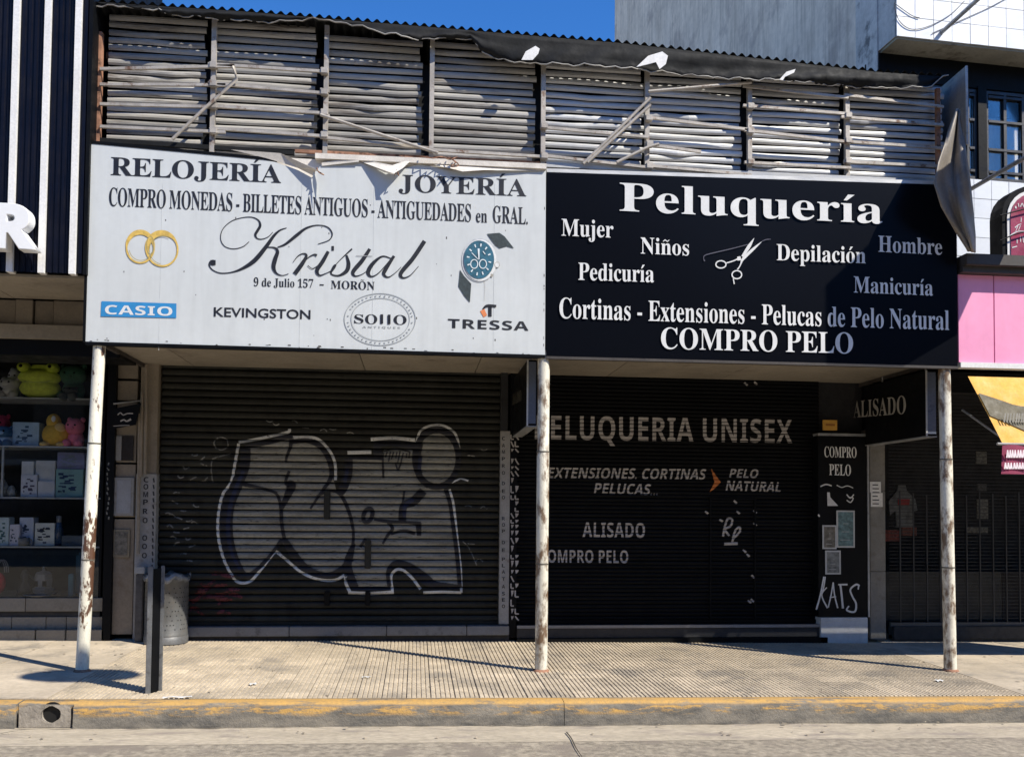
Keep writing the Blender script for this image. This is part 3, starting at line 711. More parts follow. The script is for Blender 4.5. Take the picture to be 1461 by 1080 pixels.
# small things under the canopy
p = at(1184, 606, -.14); a, b = at(1174, 599, -.14), at(1194, 614, -.14)
ot = thing('wall_sticker', 'small orange sign above the black panel beside the salon shutter', 'sign', p)
part(ot, B(a.x, -.15, b.z, b.x, -.13, a.z, .002), 'plate', flat('orange_plate', (.55, .30, .05)), fix=True)
part(ot, B(a.x+.03, -.153, (a.z+b.z)/2-.01, b.x-.03, -.1505, (a.z+b.z)/2+.015), 'print', flat('orange_dark', (.3, .12, .02)), fix=True)
a, b = at(1241, 687, -.125), at(1259, 723, -.125)
nt_ = thing('notice', 'white printed notices taped to the marble pilaster', 'notice', at(1250, 723, -.125))
zm = (a.z+b.z)/2+.02
part(nt_, B(a.x, -.130, zm, b.x-.02, -.124, a.z), 'paper_sheet', M_paper, fix=True); part(nt_, B(a.x+.01, -.131, b.z, b.x, -.124, zm-.004), 'paper_sheet', M_paper, fix=True)
k = MB()
for i in range(6): z = b.z+.03+i*.045; k.box(a.x+.03, -.1335, z, b.x-.04-rs.uniform(0, .03), -.1312, z+.012)
part(nt_, k, 'print_lines', M_ink, fix=True)
# hanging little sign and boxes by the left pilaster
hs_ = thing('hanging_sign', 'small black tilted signboard hanging beside the left pilaster', 'sign', at(182, 612, -.25))
P = [at(162, 583, -.25), at(201, 575, -.25), at(193, 606, -.25), at(158, 612, -.25)]
part(hs_, MB().prism(P, (0, .02, 0)), 'board', M_blk, fix=True)
g = MB(); stroke(g, [(168, 592, 1.5), (172, 589, 1.5), (176, 592, 1.5), (182, 590, 1.5), (190, 590, 1.5)], -.25, .003); stroke(g, [(172, 601, 2), (177, 599, 2), (181, 601, 2), (187, 598, 3)], -.25, .003); stroke(g, [(162, 608, 1), (175, 607, 1), (185, 607, 1)], -.25, .003)
part(hs_, g, 'lettering', M_stencil)
part(hs_, MB().tube([at(162, 576, -.25), at(205, 571, -.1)], .01, 8), 'bracket', M_steelw)
mt_ = thing('meter_box', 'grey framed meter cabinet door on the beige panel', 'meter box', at(177, 738, -.1))
a, b = at(164, 681, -.09), at(191, 736, -.09)
part(mt_, B(a.x, -.11, b.z, b.x, -.082, a.z, .004), 'frame', M_colw, fix=True); part(mt_, B(a.x+.03, -.114, b.z+.03, b.x-.03, -.10, a.z-.03), 'door', flat('box_grey', (.26, .27, .29)), fix=True)
mt_ = thing('switch_box', 'open dark recess with white switch plate on the beige panel', 'switch', at(178, 655, -.1))
a, b = at(165, 622, -.09), at(190, 657, -.09)
part(mt_, B(a.x+.07, -.095, b.z, b.x, -.082, a.z), 'recess', flat('recess_dark', (.01, .006, .005)), fix=True); part(mt_, B(a.x, -.10, b.z, a.x+.066, -.082, a.z), 'switch_plate', M_colw, fix=True)
mt_ = thing('wall_plaque', 'small brown plaque low on the beige panel', 'plaque', at(173, 795, -.1))
a, b = at(160, 755, -.09), at(185, 795, -.09)
part(mt_, B(a.x+.01, -.10, b.z, b.x, -.082, a.z, .003), 'frame', flat('plaque_frame', (.2, .17, .12)), fix=True); part(mt_, B(a.x+.035, -.104, b.z+.025, b.x-.025, -.098, a.z-.025), 'face', flat('plaque_face', (.12, .11, .09), var=.6, scale=25), fix=True)
B(at(150, 700, -.14).x, -.14, 0, at(162, 700, -.14).x, .085, 3.14).build('black_post', M_blk, shop)
g = MB()
for i in range(12): stroke(g, [(150+rs.uniform(2, 6), 660+i*7, 2), (153+rs.uniform(0, 3), 664+i*7, 2)], -.14, .003, n=1)
g.build('lettering', M_sprayf, shop, kind='stuff')

# ---- soffit under the fascia
sx = [-3.02, at(258, 512, -.6).x, at(510, 510, -1.4).x, at(690, 512, -1.4).x, 1.215, at(900, 520, -1.2).x, at(1080, 520, -1.2).x, 5.4]
soffit = MB().box(-3.0, -1.7, 3.2, 5.4, .08, 3.26).build('soffit', M_dark, shop)
for a, b in zip(sx, sx[1:]):
    B(a+.004, -1.72, 3.10, b-.004, .06, 3.125).build('soffit_board', M_soff, soffit)
B(-3.03, -1.72, 3.06, 5.4, -1.62, 3.16).build('soffit_beam', M_dark, shop)
for x in (-3.02, 5.38): B(x-.02, -1.72, 3.06, x+.02, .08, 3.2).build('soffit_edge', M_brownk, shop)

# ---- poles
def pole(px0, py0, px1, py1, label, mt, r=.06, X=None):
    a = atg(px1, py1); a = Vector((at(px1, py1, -1.84).x, -1.84, 0)); a.z = gz(a.x, a.y)
    b = at(px0, py0, -1.84); b.z = 3.05
    t = thing('steel_pole', label, 'pole', a, 'poles carrying the fascia signs')
    part(t, MB().tube([a+(b-a)*k for k in (0, .06, .3, .68, .682, 1)], [r*1.02, r, r, r, r*.96, r*.96], 20), 'shaft', mt)
    for k in (.33, .68): part(t, MB().tube([a+(b-a)*k, a+(b-a)*(k+.004)], r*1.05, 20), 'weld_collar', flat('weld_dark', (.10, .09, .07)))
    part(t, MB().lathe(a-Vector((0, 0, .01)), [(r*1.35, 0), (r*1.3, .018), (r*1.02, .03)], 20), 'foot_ring', M_rust)
    return t
pole(142, 500, 117, 960, 'leftmost pole, heavily rusted and leaning, under the white sign', M_pole1, .056)
pole(776, 515, 772, 956, 'middle pole with worn cream paint where the white and black signs meet', M_pole)
pole(1347, 530, 1356, 962, 'rightmost pole with chipped white paint under the black sign end', M_pole)

# ---- WHITE SIGN
FY = -1.9
def sign_board(name, label, P, mt, edgemt, thick=.17):
    c = sum((Vector(p) for p in P), Vector())/4
    t = thing(name, label, 'shop sign', (c.x, FY, 3.0))
    return t
wa, wb, wc, wd = at(130, 205, FY), at(779, 244, FY), at(777.5, 507, FY), at(122, 488, FY)
ws = sign_board('fascia_sign', 'white torn fascia sign of the watch and jewellery shop with rings and watch pictures', [wa, wb, wc, wd], M_white, M_blk)
# panel with torn upper edge (photo outline), built with thickness
top = [(130, 205), (190, 209), (260, 214), (340, 222), (395, 232), (425, 243), (447, 255), (449, 247), (458, 236), (512, 231), (548, 246), (566, 250), (572, 243), (597, 234), (640, 243), (680, 246), (720, 243), (779, 244)]
P = [at(x, y, FY) for x, y in top]+[wc, wd]
P = [Vector((p.x, FY, p.z)) for p in P]
part(ws, MB().prism(P, (0, .02, 0)), 'printed_face', M_white, fix=True)
bk = [at(x, y, FY+.03) for x, y in [(130, 205), (779, 244), (777.5, 507), (122, 488)]]; bk = [Vector((p.x, FY+.025, p.z)) for p in bk]
part(ws, MB().prism([bk[0]-Vector((0, 0, .02)), bk[1]-Vector((0, 0, .03)), bk[2], bk[3]], (0, .13, 0)), 'box_body', M_whiteback, fix=True)
fr = MB(); fr.bar(wd+Vector((0, .02, -.012)), wc+Vector((0, .02, -.012)), .03, .06); part(ws, fr, 'bottom_trim', M_blk, fix=True)
part(ws, MB().bar(wa+Vector((-.012, .02, 0)), wd+Vector((-.012, .02, 0)), .022, .06), 'side_trim', M_blk, fix=True)
part(ws, MB().bar(wa+Vector((0, .02, .012)), at(395, 231, FY)+Vector((0, .02, .02)), .028, .05), 'top_trim', M_blk, fix=True)
part(ws, MB().bar(at(450, 224, FY), at(779, 239, FY), .05, .06), 'top_rail', M_whiteback, fix=True)
# loose torn vinyl
def flap(root, front, back, mt, name='torn_flap'):
    """front: pixel outline, with per point distance out of the board"""
    P = [at(x, y, FY)+Vector((0, -d, 0)) for x, y, d in front]
    mb = MB(); mb.prism(P, (0, .004, 0)); return part(root, mb, name, mt, fix=True)
def flap3(root, front, mt):
    P = [at(x, y, FY-d) for x, y, d in front]; mb = MB()
    tr = tessellate_polygon([[Vector((p.x, 0, p.z)) for p in P]]); k = len(P)
    mb.add(P+[p+Vector((0, .004, .002)) for p in P], [tuple(t) for t in tr]+[tuple(i+k for i in t) for t in tr]+[(i, (i+1) % k, (i+1) % k+k, i+k) for i in range(k)])
    return part(root, mb, 'torn_flap', mt, fix=True)
flap3(ws, [(330, 214, .01), (400, 219, .02), (447, 240, .08), (463, 249, .09), (450, 244, .04), (449, 252, .01), (425, 240, .005), (380, 226, .005)], M_whiteback)
flap3(ws, [(447, 240, .03), (452, 262, .05), (451, 290, .03), (446, 262, .01)], M_white)
flap3(ws, [(459, 232, .01), (512, 225, .03), (512, 231, .03), (459, 237, .01)], M_whiteback)
flap3(ws, [(512, 227, .005), (560, 236, .05), (572, 232, .04), (590, 226, .01), (575, 240, .07), (562, 248, .13), (568, 251, .12), (550, 244, .08), (515, 231, .01)], M_whiteback)
flap3(ws, [(590, 226, .01), (650, 232, .03), (690, 236, .03), (776, 240, .01), (776, 244, .01), (690, 243, .04), (660, 245, .05), (640, 240, .04), (600, 231, .01)], M_whiteback)
for pts in ([(563, 250), (566, 243), (569, 251)], [(640, 225), (650, 232), (643, 238), (655, 236), (646, 228)], [(600, 224), (618, 226), (630, 224), (642, 228), (652, 224)], [(452, 240), (455, 246), (462, 250)]):
    part(ws, MB().tube([at(x, y, FY-.05-.03*i % .05) for i, (x, y) in enumerate(spline(pts, 3))], .006, 5), 'loose_wire', M_rust)
# lettering
ink = lambda g, m=M_ink, n='lettering', **k: part(ws, g, n, m, **k)
ink(txt('RELOJERÍA', SER, (158, 250), (401, 261.5), 25.5, FY, track=-.02))
ink(txt('JOYERÍA', SER, (569, 273.5), (751, 280.5), 24, FY))
ink(txt('COMPRO MONEDAS - BILLETES ANTIGUOS - ANTIGUEDADES', SER, (155.5, 294), (672, 316.8), 26, FY, track=-.03))
g = txt('en', SER, (679, 317.5), (695, 318), 19, FY); txt('GRAL.', SER, (703, 318), (753, 320.5), 24, FY, .003, g); ink(g)
g = txt('9 de Julio 157', SER, (362, 408.5), (447, 411), 12, FY); txt('-', SER, (456, 410.5), (462, 410.7), 12, FY, .003, g); txt('MORÕN', SER, (472, 412), (534.5, 414), 11.5, FY, .003, g); ink(g)
ink(txt('KEVINGSTON', MED, (305, 451.5), (443, 455.5), 13, FY))
ink(txt('TRESSA', SAN, (639, 468), (754, 472), 13, FY, track=.03))
g = MB(); patch(g, [(145, 430), (252, 433.3), (251.7, 454), (144, 451.8)], FY, .002); ink(g, flat('logo_blue', (.02, .22, .50)), 'logo_panel')
ink(txt('CASIO', SAN, (150, 448.5), (246, 451), 13, FY, .006, track=.02), M_inkw)
g = MB(); stroke(g, [(689, 441, 2), (695, 436.5, 3.5), (708, 437, 3.5)], FY); stroke(g, [(699, 437, 5), (699, 452, 5)], FY, n=1); ink(g, M_ink, 'emblem')
g = MB(); patch(g, [(685, 444), (691, 441), (695, 450), (690, 453)], FY, .003); ink(g, flat('emblem_orange', (.7, .22, .08)), 'emblem')
for px in (232, 431, 534, 706):
    p0, p1 = at(px, 262, FY), at(px-.5, 500, FY); part(ws, B(p0.x-.0015, FY-.0014, p1.z, p0.x+.0015, FY+.001, p0.z), 'vinyl_seam', mat('seam_vinyl', (.50, .52, .52), .5, var=.05), fix=True)
nk = MB()
for i in range(30):
    t_ = rs.random(); p = wd.lerp(wc, t_)+Vector((0, -.003, rs.uniform(.003, .03))); w2, h2 = rs.uniform(.003, .014), rs.uniform(.0015, .006); nk.box(p.x-w2, FY-.0022, p.z-h2, p.x+w2, FY-.0004, p.z+h2)
for i in range(8):
    p = wb.lerp(wc, rs.random()); w2, h2 = rs.uniform(.0015, .004), rs.uniform(.004, .014); nk.box(p.x-w2-.012, FY-.0022, p.z-h2, p.x+w2-.012, FY-.0004, p.z+h2)
for i in range(26):
    p = at(rs.uniform(135, 770), rs.uniform(270, 490), FY); w2 = rs.uniform(.002, .005); nk.box(p.x-w2, FY-.0016, p.z-w2, p.x+w2, FY-.0002, p.z+w2*rs.uniform(1, 4))
part(ws, nk, 'chipped_marks', mat('chip_dark', (.09, .085, .08), .8), fix=True, kind='stuff')
# script name
g = MB(); K = dict(scale=4.427, org=(290, 300))
def S(P): stroke(g, P, FY, .003, n=8, **K)
S([(290, 200, 4), (250, 232, 5), (190, 245, 5), (135, 228, 5), (110, 180, 5), (125, 120, 5), (180, 70, 5), (250, 48, 5), (310, 46, 6), (350, 66, 9), (360, 98, 16), (345, 128, 18), (330, 155, 16), (340, 178, 8), (370, 184, 6), (410, 170, 5), (440, 140, 4)])
S([(528, 113, 4), (485, 128, 10), (445, 165, 18), (395, 235, 25), (325, 318, 28), (250, 368, 18), (180, 393, 8), (110, 398, 7), (60, 378, 7), (38, 348, 8), (44, 325, 9)])
S([(62, 316, 34), (62, 348, 34)]); S(ell(62, 332, 9, 9, 18, 10))
S([(470, 235, 6), (520, 215, 14), (590, 160, 20), (650, 115, 13), (720, 96, 6), (785, 108, 7), (815, 150, 8), (795, 190, 6), (725, 215, 4)])
S([(405, 235, 5), (450, 238, 10), (470, 262, 20), (455, 310, 27), (445, 360, 25), (462, 398, 12), (500, 413, 5), (540, 402, 4)])
S([(568, 330, 4), (600, 290, 6), (635, 275, 8), (652, 290, 16), (625, 340, 26), (578, 404, 28)]); S([(625, 345, 4), (665, 300, 6), (700, 282, 10), (718, 288, 18)]); S([(660, 350, 5), (690, 370, 5), (725, 350, 4)])
S([(790, 262, 20), (755, 325, 25), (720, 380, 24), (735, 412, 10), (775, 400, 5), (800, 388, 4)]); S([(810, 242, 30), (826, 242, 30)])
S([(795, 395, 4), (860, 320, 5), (940, 245, 10)]); S([(905, 285, 12), (918, 340, 24), (905, 385, 25), (855, 414, 12), (808, 402, 10), (825, 362, 20), (838, 345, 12)])
S([(1052, 246, 20), (1005, 318, 26), (948, 388, 25), (960, 417, 10), (1005, 405, 5), (1045, 375, 4)])
S([(1185, 305, 6), (1130, 293, 10), (1070, 340, 24), (1042, 392, 25), (1062, 420, 11), (1110, 396, 6), (1180, 315, 5)]); S([(1205, 290, 18), (1150, 378, 25), (1142, 408, 18), (1170, 424, 8), (1215, 395, 4), (1250, 360, 4)])
S([(1398, 196, 26), (1325, 305, 27), (1250, 396, 25), (1262, 428, 11), (1308, 412, 6), (1360, 355, 4)])
ink(g)
g = MB(); stroke(g, [(965, 288, 4), (1068, 292, 4)], FY, .003, **K); ink(g, flat('grey_ink', (.30, .31, .32)))
# rings
M_gold = flat('gold_print', (.62, .42, .10), .4, var=.3, scale=25); M_goldd = flat('gold_dark_print', (.36, .30, .12), .5)
g = MB(); K5 = dict(scale=3.485, org=(120, 200))
wr = lambda t: 9+16*max(0, -math.sin(t))
stroke(g, ell(280, 535, 68, 76, wr, 30), FY, .003, **K5); stroke(g, ell(390, 545, 76, 82, lambda t: 9+22*max(0, -math.sin(t+.5)), 30), FY, .003, **K5); ink(g, M_gold, 'ring_print')
g = MB(); stroke(g, ell(283, 538, 58, 62, 3, 30, 20, 170), FY, .006, **K5); stroke(g, ell(392, 548, 66, 70, 3, 30, 100, 300), FY, .006, **K5); stroke(g, ell(330, 525, 18, 45, 4, 20), FY, .006, **K5); ink(g, M_goldd, 'ring_print')
# watch
K6 = dict(scale=6.75, org=(640, 320))
g = MB(); patch(g, [(370, 95), (490, 85), (540, 120), (630, 235), (560, 215), (490, 235), (450, 205), (400, 140)], FY, .004, **K6); patch(g, [(110, 440), (150, 500), (218, 575), (205, 755), (150, 690), (95, 600)], FY, .004, **K6)
ink(g, flat('strap_print', (.03, .045, .05), var=.4, scale=30), 'watch_print')
g = MB(); patch(g, [(p[0], p[1]) for p in ell(295, 348, 170, 212, 1, 30)[:-1]], FY, .0035, **K6); ink(g, flat('case_print', (.50, .52, .54), var=.2, scale=30), 'watch_print')
g = MB(); patch(g, [(p[0], p[1]) for p in ell(302, 350, 160, 200, 1, 30)[:-1]], FY, .007, **K6); patch(g, [(p[0], p[1]) for p in ell(468, 392, 26, 28, 1, 12)[:-1]], FY, .005, **K6); ink(g, flat('bezel_print', (.70, .71, .70)), 'watch_print')
g = MB(); patch(g, [(p[0], p[1]) for p in ell(292, 345, 146, 184, 1, 30)[:-1]], FY, .0105, **K6); ink(g, flat('dial_print', (.02, .11, .17), var=.4, scale=20), 'watch_print')
g = MB()
for i in range(12):
    a = R(i*30+10); x, y = 292+118*math.cos(a), 345+155*math.sin(a); x2, y2 = 292+92*math.cos(a), 345+125*math.sin(a); stroke(g, [(x, y, 14), (x2, y2, 10)], FY, .0142, n=1, **K6)
stroke(g, ell(246, 388, 34, 42, 9, 16), FY, .0142, **K6); stroke(g, ell(330, 388, 34, 42, 9, 16), FY, .0142, **K6)
stroke(g, [(292, 345, 10), (288, 240, 18)], FY, .0142, n=1, **K6); stroke(g, [(285, 345, 6), (222, 280, 8)], FY, .0142, n=1, **K6); stroke(g, [(330, 265, 8), (352, 295, 8)], FY, .0142, n=1, **K6)
ink(g, flat('dial_marks', (.66, .72, .74)), 'watch_print')
g = MB(); stroke(g, ell(468, 392, 24, 26, 3, 14), FY, .0095, **K6); patch(g, [(405, 478), (430, 485), (425, 510), (402, 505)], FY, .008, **K6); stroke(g, [(345, 550, 3), (350, 590, 3), (345, 740, 2)], FY, .005, **K6); ink(g, flat('watch_fine', (.32, .30, .26)), 'watch_print')
# round emblem
K7 = dict(scale=11.24, org=(480, 410)); g = MB()
stroke(g, ell(697, 517, 570, 415, 12, 48), FY, .003, **K7); stroke(g, ell(705, 517, 468, 340, 10, 48), FY, .003, **K7)
for i in range(44):
    a = R(i*8.2); 
    if 20 < (i*8.2) % 180 < 170 or i % 2: x, y = 700+518*math.cos(a), 517+378*math.sin(a); stroke(g, [(x-14, y, 22), (x+12, y+rs.uniform(-8, 8), 14)], FY, .003, n=1, **K7)
ink(g, flat('grey_ink2', (.30, .32, .33)), 'emblem')
def T7(s, x0, x1, y, cap, st=SER):
    return txt(s, st, (x0/11.24+480, y/11.24+410), (x1/11.24+480, (y+6)/11.24+410), cap/11.24, FY, .003)
ink(T7('S', 285, 435, 575, 140)); ink(T7('O', 460, 655, 585, 150)); ink(T7('O', 915, 1125, 595, 150))
g = MB(); stroke(g, [(727, 435, 46), (727, 585, 46)], FY, n=1, **K7); stroke(g, [(845, 440, 46), (845, 592, 46)], FY, n=1, **K7); ink(g)
ink(txt('ANTIQUES', SAN, (517, 468), (571, 469), 2.6, FY, track=.25), flat('grey_ink2', (.3, .3, .3)))

# ---- BLACK SIGN
ka, kb, kc, kd = at(780, 246, FY), at(1352, 264, FY), at(1366, 523, FY), at(779, 508.5, FY)
kb = Vector((kc.x, FY, kb.z))
ks = sign_board('fascia_sign', 'black fascia sign reading Peluquería with scissors picture beside the white sign', [ka, kb, kc, kd], M_black, M_blk)
P = [Vector((p.x, FY-.004, p.z)) for p in (ka, kb, kc, kd)]
part(ks, MB().grid(lambda u, v: (P[3].lerp(P[2], u).lerp(P[0].lerp(P[1], u), v)+Vector((0, .004*math.sin(u*9+v*3)*math.sin(v*3.14), 0)))[:], 30, 8), 'printed_face', M_black)
part(ks, MB().prism([p+Vector((0, .012, 0)) for p in P], (0, .14, 0)), 'box_body', M_blk, fix=True)
part(ks, MB().bar(P[3]+Vector((0, .02, -.012)), P[2]+Vector((0, .02, -.012)), .025, .06), 'bottom_trim', M_brownk, fix=True)
part(ks, MB().bar(P[0]+Vector((0, .03, .02)), P[1]+Vector((0, .03, .02)), .035, .05), 'top_rail', M_galv2, fix=True)
KY = FY-.012
ik = lambda g, m=M_inkw, n='lettering', **k: part(ks, g, n, m, **k)
ik(txt('Peluquería', SER, (884, 301), (1259, 319.5), 40, KY)); ik(txt('Mujer', SER, (801, 336.5), (875, 339.5), 24, KY)); ik(txt('Niños', SER, (914, 362), (983, 365), 23, KY))
ik(txt('Pedicuría', SER, (825, 399.5), (933, 403), 24.5, KY)); ik(txt('Depilación', SER, (1108, 371.5), (1235, 376), 23, KY)); ik(txt('Hombre', SER, (1253, 359.5), (1344, 364), 23, KY))
ik(txt('Manicuría', SER, (1218, 417.5), (1331, 422), 23, KY)); ik(txt('Cortinas - Extensiones - Pelucas de Pelo Natural', SER, (798, 454), (1354, 471), 29, KY)); ik(txt('COMPRO PELO', SER, (943, 497.5), (1217, 504.5), 30, KY))
g = MB(); K8 = dict(scale=10.8, org=(990, 320))
def C(P, **k): stroke(g, P, KY, .003, n=4, **{**K8, **k})
C([(925, 218, 4), (850, 340, 50), (765, 470, 40), (740, 500, 30)]); C([(1045, 270, 4), (930, 370, 36), (800, 490, 46), (740, 560, 34), (730, 600, 22)]); C([(730, 590, 22), (705, 650, 16), (670, 700, 20)])
C([(690, 500, 50), (700, 560, 60)]); C([(690, 530, 22), (600, 570, 18), (500, 600, 18)]); C(ell(415, 622, 78, 56, 18, 20)); C(ell(660, 780, 74, 62, 18, 20)); C([(605, 840, 16), (620, 925, 16)])
ik(g, M_inkw, 'scissors_print')
g = MB(); C([(830, 315, 12), (560, 385, 14), (300, 445, 16), (165, 485, 14), (150, 540, 10), (165, 570, 24)]); C([(1045, 268, 8), (1110, 240, 14), (1180, 235, 10)]); ik(g, flat('faint_print', (.06, .06, .09)), 'scissors_print')

# ---- HOARDING ABOVE
SHY, PYY = -1.66, -1.75
TL = [(135, -2), (350, 12), (600, 33), (877, 56), (1100, 81), (1250, 98), (1352, 105)]
TP = [at(x, y, -1.88) for x, y in TL]
def ztop(x):
    for a, b in zip(TP, TP[1:]):
        if x <= b.x: return a.z+(b.z-a.z)*(x-a.x)/(b.x-a.x)
    return TP[-1].z
hb = thing('rooftop_hoarding', 'rusting hoarding of corrugated sheets and bare steel frame above the fascia signs', 'hoarding', (1.2, -1.5, 4.8))
posts = [(304, 305), (465, 462), (616, 612), (775, 776), (923, 926), (1069, 1071), (1208, 1209)]
pxs = [at(a, 150, PYY).x for a, b in posts]
bounds = [at(152, 150, SHY).x]+[at(a-2, 150, SHY).x for a, b in posts]+[at(1347, 150, SHY).x]
for i, (a, b) in enumerate(zip(bounds, bounds[1:])):
    brt = i >= 4; x0, x1 = a+.012, b-((.05, .07, .09, .07, .03, .08, .07, .02)[i])
    pz = .072; z = 4.75; kk = 0
    while z < ztop(max(TP[0].x, x1))-.06:
        q1, q2, q3, tl = jit(.006), jit(.004), rs.uniform(0, 6), jit(.004); bend = rs.uniform(.015, .04) if rs.random() < .2 else 0; bxx = rs.uniform(x0, x1); xe = x1+rs.uniform(-.03, .015)
        hgt = .061+jit(.003); mb = MB()
        sec = [(.006, .012), (-.010, .0), (-.020, hgt*.3), (-.021, hgt*.6), (-.014, hgt*.9), (.004, hgt)]
        def sl(u, v, sec=sec, z=z, q1=q1, q2=q2, q3=q3, tl=tl, bend=bend, bxx=bxx, xe=xe):
            x = x0+(xe-x0)*u; k = int(round(v*5)); y_, z_ = sec[k]
            w_ = math.exp(-((x-bxx)**2)/.03)*bend
            return (x, SHY+y_+q1*.5+.004*math.sin(x*5+q3)-w_*.8, z+z_+q2*(u-.5)*2+.0018*math.sin(x*4+q3)-w_*.7)
        mb.grid(sl, 16, 5, False); part(hb, mb, 'slat', M_galv2 if brt else M_galv); z += pz; kk += 1
part(hb, B(bounds[0]+.02, SHY+.05, 4.72, bounds[-1], SHY+.06, 5.9), 'backing_sheet', M_hood, fix=True)
for i, ((a, b), x) in enumerate(zip(posts, pxs)):
    p1 = at(b, 240, PYY)
    part(hb, B(x-.022, PYY-.022, 4.72, x+.022, PYY+.022, ztop(max(TP[0].x, x))-.04), 'post', M_tube, fix=True)
part(hb, B(at(141, 100, PYY).x-.03, PYY-.03, 4.72, at(141, 100, PYY).x+.03, PYY+.03, 5.95), 'post', M_rust, fix=True)
part(hb, B(at(1338, 200, PYY).x-.02, PYY-.02, 4.72, at(1338, 200, PYY).x+.02, PYY+.02, 5.9), 'post', M_rust, fix=True)
rods = [(143, 99, 335, 95), (143, 121, 322, 122), (143, 149, 300, 153), (143, 181, 322, 189), (297, 92, 468, 103), (297, 119, 468, 134), (303, 152, 462, 162), (310, 184, 466, 195),
        (457, 128, 470, 131), (457, 162, 470, 166), (457, 196, 612, 212), (772, 182, 925, 196), (772, 222, 930, 240), (925, 168, 1072, 186), (925, 207, 1000, 217), (925, 237, 1072, 250),
        (1060, 123, 1210, 140), (1060, 151, 1210, 163), (1062, 186, 1210, 203), (1062, 232, 1214, 240), (1204, 136, 1346, 153), (1200, 167, 1346, 179), (1204, 202, 1346, 212), (1204, 231, 1340, 238), (612, 214, 775, 224)]
for x0, y0, x1, y1 in rods:
    part(hb, MB().bar(at(x0, y0, PYY-.045), at(x1, y1, PYY-.045), .026), 'rail', M_tube, fix=True)
part(hb, MB().bar(at(130, 200, PYY), at(420, 219, PYY), .04), 'bottom_rail', M_hood, fix=True)
part(hb, MB().bar(at(421, 216, PYY), at(779, 234, PYY), .03), 'bottom_rail', M_rust, fix=True)
part(hb, MB().bar(at(779, 236, PYY), at(1345, 262, PYY), .05), 'bottom_rail', M_galv2, fix=True)
for P in ([(246, 199), (292, 155), (338, 113), (333, 95)], [(457, 164), (625, 219)], [(832, 234), (928, 140)], [(838, 232), (928, 150)], [(925, 131), (1072, 118)], [(880, 232), (925, 210), (940, 206)]):
    q = [at(x, y, PYY-.09) for x, y in P]; part(hb, MB().tube(q, .016, 8), 'loose_rod', M_tube)
for x, y in ((305, 95), (305, 121), (305, 152), (305, 188), (463, 103), (463, 133), (463, 162), (463, 194), (925, 170), (926, 207), (926, 238), (1070, 153), (1070, 188), (1070, 232), (1209, 166), (1209, 202), (1209, 231), (776, 181), (776, 224)):
    p = at(x, y, PYY-.03); part(hb, B(p.x-.035, p.y-.04, p.z-.03, p.x+.035, p.y+.02, p.z+.03, .006), 'clamp', M_tube, fix=True)
# roof sheet and flashing
X0, X1 = -3.3, TP[-1].x
rf = MB().grid(lambda u, v: (X0+(X1-X0)*u, -1.87+3.4*v, ztop(max(TP[0].x, X0+(X1-X0)*u))-.01+.017*math.sin((X0+(X1-X0)*u)*2*math.pi/.09)-.10*v), 760, 3)
roof = rf.build('roof', M_hood, shop)
BL = [(135, 5), (227, 13), (228, 18), (400, 27), (440, 24), (490, 33), (540, 46), (592, 55), (640, 51), (671, 49), (690, 70), (730, 84), (800, 90), (910, 97), (1000, 106), (1050, 111), (1115, 114), (1240, 120), (1327, 123), (1352, 106)]
BP = [at(x, y, -1.92) for x, y in BL]
def zbot(x):
    for a, b in zip(BP, BP[1:]):
        if x <= b.x: return a.z+(b.z-a.z)*(x-a.x)/(b.x-a.x)
    return BP[-1].z
XA, XB = BP[0].x, X1-.02
def hood(u, v):
    x = XA+(XB-XA)*u; zt, zb = ztop(x)-.028, zbot(x); z = zt+(min(zb, zt-.01)-zt)*v
    return (x, -1.86-.02*v-.03*math.sin(x*3.1+v*3)*v-.014*math.sin(x*17+v*5)*v-.02*math.sin(v*9+x*2)*v, z+.008*math.sin(x*41)*v*v+.006*math.sin(x*97)*v*v)
hd = part(hb, MB().grid(hood, 240, 6), 'flashing', M_hood); md = hd.modifiers.new('thickness', 'SOLIDIFY'); md.thickness = .006
part(hb, MB().tube([Vector(hood(i/160, 1))+Vector((0, -.004, 0)) for i in range(161)], .0065, 6), 'flashing_edge', M_galv)
for P in ([(744, 86), (750, 74), (764, 66), (770, 70), (768, 77), (760, 86)], [(908, 96), (925, 80), (945, 74), (953, 80), (950, 92), (941, 99), (936, 89), (925, 92)], [(1112, 114), (1122, 103), (1135, 99), (1133, 104), (1120, 110), (1117, 115)]):
    flap3(hb, [(x, y, .06) for x, y in P], M_wht)
B(-3.3, SHY+.08, 5.8, 5.3, SHY+.14, 5.86).build('roof_beam', M_rust, shop)
